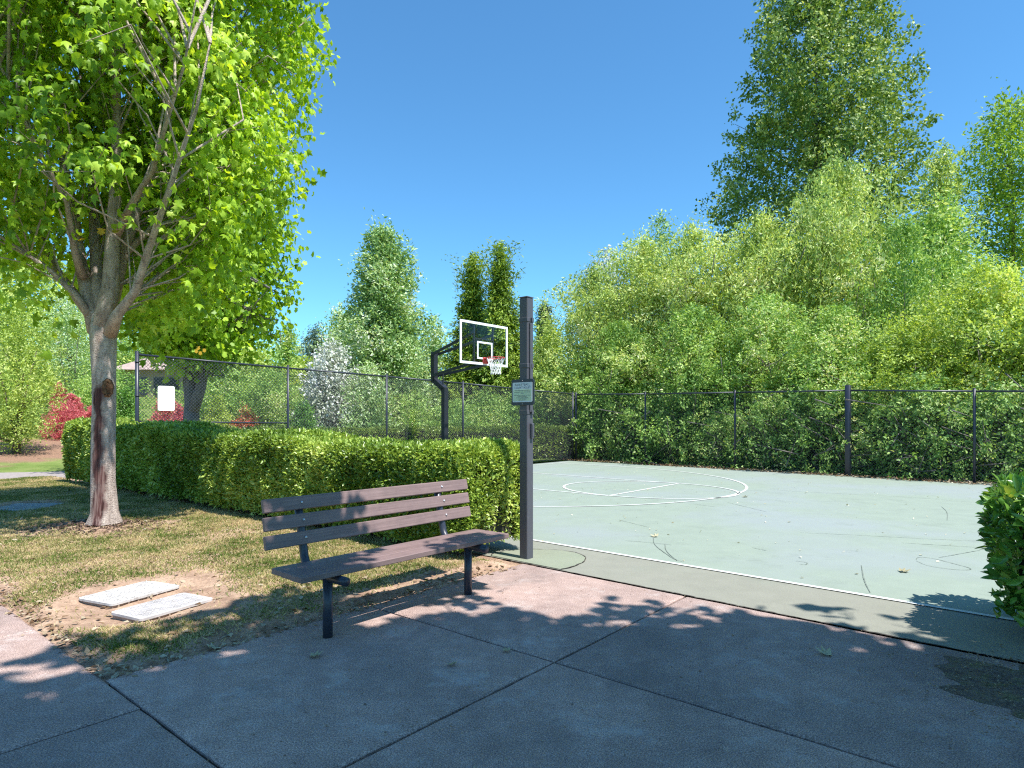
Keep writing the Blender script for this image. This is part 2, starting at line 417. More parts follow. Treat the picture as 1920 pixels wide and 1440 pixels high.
# ------------------------------------------------------------------ leaves
T_RHOMB = (np.array([(0, 0, 0), (.5, .42, .1), (0, 1, -.06), (-.5, .42, .1)]), [(0, 1, 2), (0, 2, 3)])
T_LEAF = (np.array([(0, 0, 0), (.32, .25, .07), (.46, .52, .09), (.25, .82, .02), (0, 1.02, -.08), (-.25, .82, .02), (-.46, .52, .09), (-.32, .25, .07), (0, .5, 0)]),
          [(8, 0, 1), (8, 1, 2), (8, 2, 3), (8, 3, 4), (8, 4, 5), (8, 5, 6), (8, 6, 7), (8, 7, 0)])
_mo = [(0, .0, 0), (.22, .02, -.06), (.50, .10, -.24), (.34, .30, -.06), (.52, .62, -.26), (.24, .58, -.05), (0, 1.0, -.30),
       (-.24, .58, -.03), (-.52, .62, -.20), (-.34, .30, -.05), (-.50, .10, -.16), (-.22, .02, -.05)]
T_MAPLE = (np.array(_mo + [(0, .38, .05)]), [(12, i, (i + 1) % 12) for i in range(12)])
_ms = [(0, 0, 0), (.5, .12, -.1), (.3, .32, 0), (.5, .64, -.12), (0, 1, -.15), (-.5, .64, -.12), (-.3, .32, 0), (-.5, .12, -.1)]
T_MAPLE_S = (np.array(_ms), [(0, 1, 2), (0, 2, 3), (0, 3, 4), (0, 4, 5), (0, 5, 6), (0, 6, 7)])
T_NEEDLE = (np.array([(0, 0, 0), (.5, .35, .03), (.32, .8, 0), (0, 1, -.1), (-.32, .8, 0), (-.5, .35, .03)]), [(0, 1, 2), (0, 2, 3), (0, 3, 4), (0, 4, 5)])

def norm(a): return a/(np.linalg.norm(a, axis=-1, keepdims=True) + 1e-9)
def mesh_np(name, verts, tris, smooth=False):
    me = bpy.data.meshes.new(name)
    me.vertices.add(len(verts)); me.vertices.foreach_set('co', verts.astype(np.float32).ravel())
    nt_ = len(tris); me.loops.add(nt_*3); me.polygons.add(nt_)
    me.loops.foreach_set('vertex_index', tris.astype(np.int32).ravel())
    me.polygons.foreach_set('loop_start', np.arange(0, nt_*3, 3, dtype=np.int32))
    me.polygons.foreach_set('loop_total', np.full(nt_, 3, dtype=np.int32))
    me.update(calc_edges=True); me.validate()
    return me
def leaves_mesh(name, P, D, Nn, size, width, tmpl):
    """P positions, D leaf direction, Nn leaf normal, size lengths"""
    tv, tf = tmpl
    D = norm(D); X = norm(np.cross(D, Nn)); Z = np.cross(X, D)
    size = np.broadcast_to(size, (len(P),)); w = np.broadcast_to(width, (len(P),))
    vs = (P[:, None, :] + X[:, None, :]*(tv[None, :, 0:1]*(size*w)[:, None, None]) +
          D[:, None, :]*(tv[None, :, 1:2]*size[:, None, None]) + Z[:, None, :]*(tv[None, :, 2:3]*size[:, None, None]))
    k = len(tv); tf = np.array(tf)
    tris = tf[None] + (np.arange(len(P))*k)[:, None, None]
    return mesh_np(name, vs.reshape(-1, 3), tris.reshape(-1, 3))

def crown_shoots(M_, z0, z1, prof, R, seed, shell=.5, up=.5, L=.6, lobes=.16, jit=.35):
    r = np.random.default_rng(seed)
    tt = np.array([p[0] for p in prof]); rr = np.array([p[1] for p in prof])
    ts = np.linspace(0, 1, 200); w = np.interp(ts, tt, rr) + .05
    t = r.choice(ts, size=M_, p=w/w.sum()) + r.uniform(-.005, .005, M_)
    th = r.uniform(0, 2*math.pi, M_); ph = r.uniform(0, 6.28, 6)
    lob = 1 + lobes*np.sin(3*th + ph[0] + 6*t) + lobes*.8*np.sin(5*th + ph[1] - 9*t) + lobes*.7*np.sin(2*th + ph[2] + 17*t)
    rad = np.interp(t, tt, rr)*R*lob*(r.uniform(0, 1, M_)**shell)
    out = np.stack([np.cos(th), np.sin(th), np.zeros(M_)], -1)
    P1 = out*rad[:, None]; P1[:, 2] = z0 + (z1 - z0)*t
    d = norm(out*(1 - up) + np.array([0, 0, up]) + r.normal(0, jit, (M_, 3)))
    ln = L*r.uniform(.6, 1.4, M_)
    P0 = P1 - d*ln[:, None]
    return P0, P1, out
def spray(name, P0, P1, per, spread, size, width, tmpl, seed, droop=.3, flat=.6, tip=.35, dirw=.6, out=None):
    r = np.random.default_rng(seed); M_ = len(P0)
    idx = np.repeat(np.arange(M_), per); n = len(idx)
    t = r.uniform(0, 1, n)**.8
    d = norm(P1 - P0)[idx]
    off = r.normal(0, 1, (n, 3))*spread*(1 - (1 - tip)*t)[:, None]
    P = P0[idx] + (P1 - P0)[idx]*t[:, None] + off
    D = norm(d*dirw + r.normal(0, .55, (n, 3)) + norm(off)*.4 + np.array([0, 0, -droop]))
    Nn = norm(np.array([0, 0, flat]) + r.normal(0, .55, (n, 3)) + (out[idx]*.45 if out is not None else 0))
    return leaves_mesh(name, P, D, Nn, size*r.uniform(.6, 1.3, n), width*r.uniform(.8, 1.2, n), tmpl)

def curve_pts(a, b, sag, n=5, wob=0.0, r=random):
    a = np.array(a, float); b = np.array(b, float); out = []
    for i in range(n + 1):
        t = i/n; p = a + (b - a)*t; p[2] += sag*math.sin(math.pi*t)*-1
        if 0 < i < n: p += np.array([r.uniform(-wob, wob) for _ in range(3)])
        out.append(p)
    return out

P_ELL = [(0, .25), (.12, .62), (.3, .92), (.5, 1), (.7, .88), (.85, .62), (.95, .35), (1, .1)]
P_BUSH = [(0, .78), (.2, .97), (.45, 1), (.65, .95), (.8, .8), (.92, .52), (1, .15)]
P_CONE = [(0, .95), (.08, 1), (.25, .86), (.5, .58), (.75, .26), (.9, .09), (1, .01)]
P_COL = [(0, .6), (.1, .9), (.35, 1), (.55, .92), (.75, .72), (.9, .42), (1, .12)]
P_MOUND = [(0, 1), (.35, .98), (.65, .8), (.88, .45), (1, .12)]

def tree(name, label, cat, base, height, R, prof, mat, nshoot, per, leaf, width=.5, tmpl=T_RHOMB, bark='bark', z0=.1, shell=.5, up=.5,
         L=.8, spread=.18, seed=1, trunk_r=.12, nlimb=10, group=None, droop=.3, flat=.25, lobes=.16, stems=1, dirw=.6, jit=.35, twigs=0, squash=(1, 1), tz=.8):
    """a tapered trunk (or several stems) with limbs, and a crown of leafy shoots; local coordinates"""
    root = thing(name, base, label, cat, group)
    P0, P1, out = crown_shoots(nshoot, height*z0, height, prof, R, seed, shell, up, L, lobes, jit)
    for P in (P0, P1): P[:, 0] *= squash[0]; P[:, 1] *= squash[1]
    me = spray('crown', P0, P1, per, spread, leaf, width, tmpl, seed + 1, droop, flat, dirw=dirw, out=out)
    link('crown', me, mat, root)
    mb = MB(); rr = random.Random(seed)
    top = np.array([0, 0, height*tz])
    for s in range(stems):
        a = 2*math.pi*s/max(1, stems) + rr.uniform(-.4, .4); k = 0 if stems == 1 else R*.45
        e = top*rr.uniform(.85, 1) + np.array([math.cos(a)*k, math.sin(a)*k, 0])
        pts = [np.array([math.cos(a)*k*.1, math.sin(a)*k*.1, -.15])] + [np.array([e[0]*t**1.3, e[1]*t**1.3, e[2]*t]) + np.array([rr.uniform(-1, 1), rr.uniform(-1, 1), 0])*trunk_r*.5 for t in (.12, .3, .5, .75, 1)]
        q = trunk_r/(stems**.4)
        mb.tube(pts, [q*1.25, q, q*.85, q*.65, q*.4, q*.15], 8)
    idx = np.random.default_rng(seed).choice(len(P0), min(nlimb, len(P0)), replace=False)
    for i in idx:
        p = P0[i]; hz = math.hypot(p[0], p[1]); zs = max(height*.06, min(p[2] - hz*.6, height*tz))
        fr = zs/(height*tz)
        rad = trunk_r*(1 - .8*fr)*.5
        mb.tube(curve_pts((0, 0, zs), p, hz*.08, 5, hz*.03, rr), [rad, rad*.8, rad*.6, rad*.45, rad*.3, rad*.12], 6)
    for i in range(min(twigs, len(P0))):
        if P1[i][2] > height*.72: continue
        mb.tube([P0[i] - (P1[i] - P0[i])*.9, P0[i], P1[i]], [.017, .011, .003], 4)
    vs = mb; o = MB.build(vs, 'trunk', bark, root, True, origin=(0, 0, 0))
    return root

# ================================================================== SETTING
# terrain out to the horizon
g = np.concatenate([-np.geomspace(900, 40, 26), np.linspace(-38, 38, 96), np.geomspace(40, 900, 26)])
gx, gy = np.meshgrid(g, g + 18)
gz = terr(gx, gy)
n = len(g)
vs = np.stack([gx, gy, gz], -1).reshape(-1, 3)
ii = np.arange(n*n).reshape(n, n)
q = np.stack([ii[:-1, :-1], ii[:-1, 1:], ii[1:, 1:], ii[1:, :-1]], -1).reshape(-1, 4)
me = mesh_np('ground', vs, np.concatenate([q[:, [0, 1, 2]], q[:, [0, 2, 3]]]))
me.polygons.foreach_set('use_smooth', [True]*len(me.polygons))
structure(link('ground', me, 'ground'))

# concrete slabs, each a chamfered panel
def uc(v): return 4.86 + .0327*(v - .217)         # court joint
def us(v): return 5.84 + .036*(v - .237)          # sideline
mb = MB(); GAP = .008; CH = .018
def slab(c4, jag=None):
    """c4: four (u,v) corners"""
    c = np.array([uv(*p)[:2] for p in c4]); cen = c.mean(0)
    def inset(d):
        o = []
        for i in range(4):
            p, a, b = c[i], c[i - 1], c[(i + 1) % 4]
            e1 = (p - a)/np.linalg.norm(p - a); e2 = (b - p)/np.linalg.norm(b - p)
            n1 = np.array([-e1[1], e1[0]]); n2 = np.array([-e2[1], e2[0]])
            if np.dot(cen - p, n1) < 0: n1 = -n1
            if np.dot(cen - p, n2) < 0: n2 = -n2
            o.append(p + d*(n1 + n2))
        return o
    dens = lambda r: [r[i] + (r[(i + 1) % 4] - r[i])*t for i in range(4) for t in np.linspace(0, 1, 14)[:-1]]
    rr = random.Random(int(abs(cen[0]*1000 + cen[1]*77)))
    r1, r2 = dens(inset(GAP)), dens(inset(GAP + CH)); m = len(r1)
    j = [np.array([rr.uniform(-1, 1), rr.uniform(-1, 1)])*.0035 for _ in r1]
    r1 = [p + q_ for p, q_ in zip(r1, j)]; r2 = [p + q_ for p, q_ in zip(r2, j)]
    ar = sum(r1[i][0]*r1[(i + 1) % m][1] - r1[(i + 1) % m][0]*r1[i][1] for i in range(m))
    if ar < 0: r1.reverse(); r2.reverse()
    vs = [(*p, -.06) for p in r1] + [(*p, -.009) for p in r1] + [(*p, 0) for p in r2]
    fs = [tuple(range(2*m, 3*m))]
    for k in (0, 1):
        fs += [(k*m + i, k*m + (i + 1) % m, (k + 1)*m + (i + 1) % m, (k + 1)*m + i) for i in range(m)]
    mb.add(vs, fs)
vj = [4.02, 2.24, -1.44, -5.1]
for a, b in zip(vj[:-1], vj[1:]):
    slab([(1.24, a), (3.07, a), (3.07, b), (1.24, b)])
    slab([(3.07, a), (uc(a) - .012, a), (uc(b) - .012, b), (3.07, b)])
vs_ = [18, 16.2, 14.4, 12.6, 10.8, 9.0, 7.16, 5.32, 3.48, 1.64, -.2, -2, -3.9]
for a, b in zip(vs_[:-1], vs_[1:]):
    slab([(-.6, a), (1.24, a), (1.24, b), (-.6, b)])
structure(mb.build('concrete_pavement', 'concrete'))
# dark grit in the joints
mb = MB()
mb.sheet([uv(-.6, 18)[:2], uv(1.24, 18)[:2], uv(1.24, 4.0)[:2], uv(5.0, 4.0)[:2], uv(4.75, -5.1)[:2], uv(-.6, -5.1)[:2]], -.021)
structure(mb.build('joint_soil', 'crack'))

# court
mb = MB()
rr = random.Random(3)
near = [(us(v), v) for v in (12.75, 4, -16)]
mb.sheet([uv(*p)[:2] for p in near] + [uv(17.75, -16)[:2], uv(18.6, 12.9)[:2]], .0)
structure(mb.build('court', 'court'))
mb = MB()
edge = [(uc(v) + .008 + rr.uniform(-.008, .008), v) for v in np.linspace(12.75, -16, 240)]
mb.sheet([uv(*p)[:2] for p in edge] + [uv(us(-16) - .0005, -16)[:2], uv(us(12.75) - .0005, 12.75)[:2]], -.002)
structure(mb.build('court_apron', 'apron'))
# jagged joint of dirt between slabs and court
mb = MB()
ln = [uv(uc(v) - .003 + rr.uniform(-.006, .006), v)[:2] for v in np.linspace(4.3, -6, 240)]
mb.strip(ln, [rr.uniform(.006, .026) for _ in ln], .003)
structure(mb.build('joint_crack', 'crack'))
# green patch round the lamp pole with its cracked rim
pc = np.array(uv(5.22, 4.02)[:2])
ring = []
for k in range(60):
    a = 2*math.pi*k/60; ring.append(pc + np.array([math.cos(a), math.sin(a)])*(.50 + .025*math.sin(3*a) + rr.uniform(-.008, .008)))
ring = [p for p in ring if to_uv(p)[0] > uc(to_uv(p)[1]) + .02]
k0 = max(range(len(ring)), key=lambda i: np.linalg.norm(ring[i] - ring[i - 1])); ring = ring[k0:] + ring[:k0]
mb = MB(); mb.sheet(ring, .0035); structure(mb.build('court_patch', 'patch'))
mb = MB(); mb.strip(ring, [rr.uniform(.003, .018) for _ in ring], .0075); structure(mb.build('patch_crack', 'crack'))

# white lines
mb = MB(); LZ = .006
mb.strip([uv(us(v), v)[:2] for v in np.linspace(12.4, -16, 12)], .055, LZ)
mb.strip([uv(u, 12.45)[:2] for u in np.linspace(us(12.4), 17.9, 8)], .055, LZ)
CC = (12.0, 6.33)
ell = lambda cu, cv, a, b, t0, t1, k: [uv(cu + a*math.cos(t), cv + b*math.sin(t))[:2] for t in np.linspace(t0, t1, k)]
mb.strip(ell(CC[0], CC[1], 1.53, 1.85, 0, 2*math.pi, 72), .055, LZ + .002)
mb.strip([uv(10.47, CC[1])[:2], uv(13.53, CC[1])[:2]], .055, LZ)
mb.strip([uv(10.44, CC[1])[:2], uv(10.5, 12.45)[:2]], .055, LZ)
mb.strip([uv(13.5, CC[1])[:2], uv(13.7, 12.45)[:2]], .055, LZ)
arc = ell(12.1, 10.7, 5.2, 6.15, math.pi, 2*math.pi, 90)
mb.strip([uv(6.9, 12.4)[:2]] + arc + [uv(17.3, 12.4)[:2]], .055, LZ + .002)
structure(mb.build('court_line', 'line'))
# scuffs: (pixel polylines on the court surface)
mb = MB()
for pl in ([(1436, 917), (1500, 922), (1600, 927), (1700, 932), (1835, 943)], [(1500, 999), (1600, 1003), (1700, 1009), (1838, 1015)],
           [(1690, 1018), (1838, 1027)], [(1718, 1050), (1720, 1045), (1745, 1046), (1780, 1055), (1830, 1068), (1800, 1070), (1740, 1062), (1718, 1052)],
           [(1760, 1046), (1838, 1032)], [(1172, 1014), (1200, 1016), (1260, 1022)], [(1225, 1008), (1226, 1022), (1248, 1038), (1265, 1050), (1282, 1054)],
           [(1247, 1020), (1248, 1034), (1270, 1052)], [(1410, 1027), (1438, 1033)], [(1492, 1052), (1515, 1055), (1512, 1060), (1500, 1058)],
           [(1363, 942), (1438, 960)], [(1160, 975), (1217, 989)], [(1615, 1060), (1620, 1090), (1632, 1112)], [(1765, 950), (1777, 960), (1776, 976)],
           [(1300, 945), (1345, 951)]):
    P = [G(*p)[:2] for p in pl]; D = []
    for _ in range(3):
        P = [P[0]] + [q_ for a, b in zip(P[:-1], P[1:]) for q_ in (a*.75 + b*.25, a*.25 + b*.75)] + [P[-1]]
    for a, b in zip(P[:-1], P[1:]):
        D += [a, (a + b)/2]
    D.append(P[-1]); m = len(D)
    mb.strip(D, [.004 + .009*rr.random()*math.sin(math.pi*(i + .5)/m) for i in range(m)], .0045)
structure(mb.build('court_scuff', 'scuff'))

# asphalt path beyond the lawn
mb = MB()
mb.sheet([G(-900, 930)[:2], G(-100, 912)[:2], G(118, 898)[:2], G(180, 884)[:2], G(100, 885)[:2], G(-100, 889)[:2], G(-900, 895)[:2]], .012)
structure(mb.build('path', 'asphalt'))

# near lawn: soil sheet with worn edges
TR = np.array([-5.34, 8.27])
LIDS = [[(156.7, 1118.3), (286.7, 1085.8), (330, 1100), (196.7, 1135.8)], [(216.7, 1145.8), (346.7, 1109), (400, 1123), (253, 1163)]]
lidc = [np.mean([G(*p, .05)[:2] for p in L], 0) for L in LIDS]
du, dv = np.meshgrid(np.arange(1.10, 6.1, .045), np.arange(3.86, 18.95, .045))
lx = du*U[0] + dv*V[0]; ly = du*U[1] + dv*V[1]
def lawn_edge(x, y):          # distance in from the pavement edges, with a wandering outline
    u = x*U[0] + y*U[1]; v = x*V[0] + y*V[1]
    w = .09*(nz(x, y, 3.2, 4) - .5) + .03*(nz(x, y, 11, 9) - .5)
    d1 = u - 1.24 + w; d2 = v - 3.98 + w*1.3; d3 = 4.86 - u + w
    cor = np.hypot(np.maximum(.5 - d1, 0), np.maximum(.5 - d2, 0))
    d = np.minimum(d1, d2)
    return np.minimum(np.where((d1 < .5) & (d2 < .5), .5 - cor, d), d3) - .01
def bare(x, y):               # 1 where the soil shows
    lc = np.mean(lidc, 0); n_ = nz(x, y, 4.0, 21); n2 = nz(x, y, 1.6, 5)
    b = 1 - sstep(.55, 1.0, np.hypot((x - lc[0] - .05)*.9, (y - lc[1])*.9) + .35*(n_ - .5))
    b = np.maximum(b, 1 - sstep(.35, .85, np.hypot((x - TR[0])*.75, (y - TR[1])) + .5*(n_ - .5)))
    b = np.maximum(b, 1 - sstep(.02, .22, lawn_edge(x, y) + .12*(n_ - .5)))
    u = x*U[0] + y*U[1]; v = x*V[0] + y*V[1]
    b = np.maximum(b, (1 - sstep(.2, .55, v - 4 + .3*(n_ - .5)))*sstep(2.3, 2.9, u))
    b = np.maximum(b, sstep(4.35, 4.9, u + .4*(n_ - .5)))
    fx, fy = G(45, 950)[:2]
    b = np.maximum(b, 1 - sstep(.45, .8, np.hypot(x - fx, y - fy)))
    return np.clip(b, 0, 1)
def lawn_z(x, y):
    e = lawn_edge(x, y)
    z = -.013 + .055*sstep(-.02, .16, e) + .03*(nz(x, y, 2.2, 3) - .5)*sstep(0, .2, e) + .014*(nz(x, y, 14, 8) - .5)*sstep(0, .1, e)
    lc = np.mean(lidc, 0)
    z -= .035*(1 - sstep(.45, .75, np.hypot(x - lc[0], y - lc[1])))
    z += .07*np.exp(-((x - TR[0])**2 + (y - TR[1])**2)/.35)
    return z
lz = lawn_z(lx, ly); le = lawn_edge(lx, ly)
nr, nc = lx.shape; ii = np.arange(nr*nc).reshape(nr, nc)
q = np.stack([ii[:-1, :-1], ii[:-1, 1:], ii[1:, 1:], ii[1:, :-1]], -1).reshape(-1, 4)
keep = (le.ravel()[q] > -.26).all(1); q = q[keep]
me = mesh_np('lawn', np.stack([lx, ly, lz], -1).reshape(-1, 3), np.concatenate([q[:, [0, 1, 2]], q[:, [0, 2, 3]]]))
me.polygons.foreach_set('use_smooth', [True]*len(me.polygons))
structure(link('lawn', me, 'soil'))
# grass blades
def blades(n_, u0, u1, v0, v1, hgt, seed, wid=.006):
    r = np.random.default_rng(seed)
    u = r.uniform(u0, u1, n_); v = v0 + (v1 - v0)*r.uniform(0, 1, n_)**1.25
    x = u*U[0] + v*V[0]; y = u*U[1] + v*V[1]
    ok = (lawn_edge(x, y) > .0) & (r.uniform(0, 1, n_) > bare(x, y)*.97) & (r.uniform(0, 1, n_) < .35 + 1.1*nz(x, y, 2.4, 31))
    ok &= y > 3.2
    for L in LIDS:
        c = np.array([G(*p, .05)[:2] for p in L]); m = c.mean(0); ok &= np.hypot(x - m[0], y - m[1]) > .36
    x, y = x[ok], y[ok]; k = len(x)
    P = np.stack([x, y, lawn_z(x, y) - .004], -1)
    D = norm(np.stack([r.normal(0, .75, k), r.normal(0, .75, k), np.ones(k)*.8], -1))
    Nn = norm(np.stack([r.normal(0, 1, k), r.normal(0, 1, k), np.zeros(k)], -1))
    s = hgt*r.uniform(.5, 1.5, k)*(1 + .0*y)
    tv = (np.array([(-.5, 0, 0), (.5, 0, 0), (.32, .55, .04), (0, 1, .16)]), [(0, 1, 2), (0, 2, 3)])
    return leaves_mesh('grass', P, D, Nn, s, np.clip(wid*(1 + y*.06)/s, 0, 1), tv)
o = link('grass', blades(430000, 1.24, 5.0, 3.95, 18.9, .032, 77), 'grass'); tag(o, 'short patchy green and straw coloured grass on the lawn beside the bench', 'grass', kind='stuff')

# ================================================================== PARK BENCH
rb = thing('park_bench', uv(3.1, 3.7, 0), 'park bench of brown slats on dark metal legs in front of the hedge', 'bench')
ax = np.array([[U[0], U[1], 0], [V[0], V[1], 0], [0, 0, 1]])
B0, B1 = 2.15, 4.14
for k, v in enumerate((3.56, 3.712, 3.864)):
    m = MB(); c = (B0 + B1)/2 + .02*k
    m.box(uv(c, v, .456 - .006*k), (B1 - B0, .128, .04), ax, .005); m.build('seat_slat', 'plank', rb)
tilt = math.radians(13)
bz = np.array([V[0]*math.sin(tilt), V[1]*math.sin(tilt), math.cos(tilt)]); bn = np.array([V[0]*math.cos(tilt), V[1]*math.cos(tilt), -math.sin(tilt)])
bax = np.array([[U[0], U[1], 0], bn, bz])
for k in range(3):
    w = .047 + k*.124
    c = np.array(uv((B0 + B1)/2 + .02 + .008*k, 3.975, .575)) + bz*w
    m = MB(); m.box(c, (B1 - B0 - .01, .038, .094), bax, .005); s_ = m.build('back_slat', 'plank', rb)
    for ub in (2.475, 3.845):
        m = MB(); p = np.array(uv(ub, 3.975, .575)) + bz*w - bn*.019
        m.blob(p, (.011, .011, .011), 10, 6, 0); m.build('bolt', 'bolt', s_, True)
for ub in (2.44, 3.79):
    m = MB(); m.tube([uv(ub, 3.65, -.03), uv(ub, 3.65, .405)], .0325, 20); m.build('leg', 'blue_black', rb, True)
    m = MB(); e = ub + .03
    pts = [uv(ub, 3.44, .402), uv(ub, 3.52, .402), uv(ub, 3.72, .402), uv(ub + .01, 3.84, .405)]
    for a in np.linspace(0, 1, 7)[1:]:
        an = a*(math.pi/2 - tilt); pts.append(uv(ub + .01 + .02*a, 3.84 + .15*math.sin(an), .405 + .15*(1 - math.cos(an))))
    last = np.array(pts[-1]); pts += [last + bz*.15, last + bz*.36]
    m.tube(pts, .03, 18); m.build('back_support', 'blue_black', rb, True)

# ================================================================== LAMP POLE + SIGN
PP = (5.17, 4.13)
rp = thing('lamp_post', uv(*PP), 'square charcoal metal post standing at the corner of the concrete beside the hedge', 'post')
m = MB(); m.box(uv(*PP, 1.36), (.104, .104, 2.74), ax, .006); m.build('shaft', 'pole', rp)
m = MB(); m.box(uv(*PP, 2.737), (.112, .112, .012), ax, .003); m.build('cap', 'pole', rp)
for z in (2.50, 2.02, 1.535):
    m = MB(); m.box(uv(*PP, z), (.114, .114, .045), ax, .003); m.box(uv(PP[0] + .015, PP[1] - .066, z), (.03, .02, .045), ax, .002); m.build('band', 'pole', rp)
m = MB(); m.box(uv(PP[0] - .004, PP[1] - .06, 2.0), (.034, .018, .93), ax, .003); m.build('conduit', 'pole', rp)
m = MB(); m.box(uv(PP[0] + .012, PP[1] - .066, 1.34), (.04, .03, .16), ax, .004); m.box(uv(PP[0] + .012, PP[1] - .083, 1.34), (.026, .004, .12), ax); m.build('outlet_box', 'pole', rp)

def rrect(w, h, r, k=6):
    o = []
    for cx_, cz_, a0 in ((w/2 - r, h/2 - r, 0), (-w/2 + r, h/2 - r, 90), (-w/2 + r, -h/2 + r, 180), (w/2 - r, -h/2 + r, 270)):
        for i in range(k + 1):
            a = math.radians(a0 + 90*i/k); o.append((cx_ + r*math.cos(a), cz_ + r*math.sin(a)))
    return o
def plate(m, c, xa, ya, w, h, r, n0, n1, nrm):
    """rounded plate between offsets n0..n1 along nrm"""
    o = rrect(w, h, r); k = len(o)
    vs = [np.array(c) + np.array(xa)*a + np.array(ya)*b + np.array(nrm)*d for d in (n0, n1) for a, b in o]
    m.add(vs, [tuple(range(k - 1, -1, -1)), tuple(range(k, 2*k))] + [(i, (i + 1) % k, k + (i + 1) % k, k + i) for i in range(k)])
def text_mesh(m, txt, c, xa, ya, size, wmax=None):
    cu = bpy.data.curves.new('t', 'FONT'); cu.body = txt; cu.size = 1; cu.align_x = 'CENTER'; cu.align_y = 'CENTER'
    ob = bpy.data.objects.new('t', cu); COL.objects.link(ob); bpy.context.view_layer.update()
    me = bpy.data.meshes.new_from_object(ob.evaluated_get(bpy.context.evaluated_depsgraph_get()))
    co = np.array([v.co[:] for v in me.vertices]); fs = [tuple(p.vertices) for p in me.polygons]
    w = co[:, 0].max() - co[:, 0].min(); sx = size if wmax is None else wmax/w
    vs = [np.array(c) + np.array(xa)*p[0]*sx + np.array(ya)*p[1]*size for p in co]
    m.add(vs, fs)
    bpy.data.objects.remove(ob); bpy.data.curves.remove(cu); bpy.data.meshes.remove(me)
nrm = np.array([-U[0], -U[1], 0]); xa = np.array([-V[0], -V[1], 0]); ya = np.array([0, 0, 1.])
sc_ = np.array(uv(PP[0] - .06, PP[1] - .005, 1.742))
rs = thing('notice_sign', sc_, 'dark framed basketball court rules notice on the square post', 'sign')
m = MB(); plate(m, sc_, xa, ya, .30, .272, .028, 0, .012, nrm); m.build('frame', 'blue_black', rs)
m = MB(); plate(m, sc_, xa, ya, .262, .205, .012, .0125, .015, nrm); sh = m.build('sheet', 'sheet', rs)
m = MB(); plate(m, sc_ - ya*.029, xa, ya, .24, .118, .004, .0152, .0162, nrm); m.build('tint_panel', 'tint', sh)
m = MB(); text_mesh(m, 'BASKETBALL', sc_ + ya*.078 + nrm*.0158, xa, ya, .033, .20); text_mesh(m, 'COURT RULES', sc_ + ya*.046 + nrm*.0158, xa, ya, .033, .215)
m.build('lettering', 'ink', sh)
m = MB()
for k, (w, zz) in enumerate(((.20, .018), (.215, .001), (.04, -.016), (.225, -.032), (.12, -.045), (.17, -.058), (.11, -.070), (.10, -.082))):
    x = -w/2
    while x < w/2 - .006:
        ww = min(random.uniform(.012, .03), w/2 - x)
        m.box(sc_ + ya*zz + xa*(x + ww/2) + nrm*.0166, (ww*.86, .0006, .0042), np.array([xa, nrm, ya])); x += ww
m.build('small_print', 'ink', sh)
for s in (-1, 1):
    m = MB(); m.blob(sc_ + ya*s*.121 + nrm*.013, (.005, .005, .005), 8, 5, 0); m.build('bolt', 'bolt', rs, True)

# ================================================================== BASKETBALL HOOP
BC = np.array([-.716, 16.4]); bu = U; bv = V
def hp(a, b, z): return np.array([BC[0] + a*bu[0] + b*bv[0], BC[1] + a*bu[1] + b*bv[1], z])
rh = thing('basketball_hoop', hp(0, 1.5, 0), 'black basketball hoop with clear backboard, red rim and white net over the court', 'basketball hoop')
m = MB()
for pa, pb in (((1.48, -.05), (1.48, 2.36)), ((1.48, 2.30), (1.90, 2.58)), ((1.90, 2.52), (1.90, 3.36))):
    a = hp(0, pa[0], pa[1]); b = hp(0, pb[0], pb[1]); d = b - a; L = np.linalg.norm(d); d /= L
    x = np.array([bu[0], bu[1], 0]); y = np.cross(d, x)
    m.box((a + b)/2, (.15, .15, L), np.array([x, y, d]), .012)
m.build('pole', 'black', rh)
for zb, zt_, sp, back in ((3.29, 3.70, .36, .06), (2.69, 2.95, .30, .06)):
    for s in (-1, 1):
        m = MB(); a = hp(.085*s, 1.90, zb); b = hp(sp*s, back, zt_); d = b - a; L = np.linalg.norm(d); d /= L
        x = norm(np.cross(d, np.array([0, 0, 1.]))); y = np.cross(d, x)
        m.box((a + b)/2, (.045, .07, L), np.array([x, y, d])); m.build('arm', 'black', rh)
m = MB(); m.tube([hp(0, 1.55, 2.37), hp(0, 1.55, 2.76)], .02, 8); m.build('strut', 'black', rh)
zc = 3.43
m = MB()
for s in (-1, 1):
    m.box(hp(.885*s, 0, zc), (.06, .03, 1.09), ax); m.box(hp(0, 0, zc + .515*s), (1.71, .03, .06), ax)
bf = m.build('backboard_frame', 'white', rh)
m = MB(); m.box(hp(0, .002, zc), (1.708, .014, .968), ax); m.build('backboard_glass', 'glass', rh)
m = MB()
for s in (-1, 1):
    m.box(hp(.27*s, -.012, 3.26), (.05, .006, .455), ax); m.box(hp(0, -.012, 3.26 + .205*s), (.489, .006, .045), ax)
m.build('target_square', 'white', rh)
for s in (-1, 1):
    m = MB(); m.box(hp(.36*s, .04, zc), (.035, .05, 1.02), ax); m.build('back_strut', 'black', rh)
m = MB(); m.box(hp(0, .04, 3.56), (.68, .04, .03), ax); m.build('cross_bar', 'black', rh)
RC = hp(0, -.39, 3.05)
m = MB(); k = 36; pts = [RC + np.array([bu[0], bu[1], 0])*.235*math.cos(a) + np.array([bv[0], bv[1], 0])*.235*math.sin(a) for a in np.linspace(0, 2*math.pi, k)]
m.tube(pts, .011, 8, False)
m.box(hp(0, -.09, 3.05), (.16, .16, .02), ax, .003); m.box(hp(0, -.03, 3.0), (.17, .05, .16), ax, .004)
for s in (-1, 1): m.tube([hp(.07*s, -.05, 2.95), hp(.13*s, -.24, 3.04)], .009, 6)
m.build('rim', 'rim', rh, True)
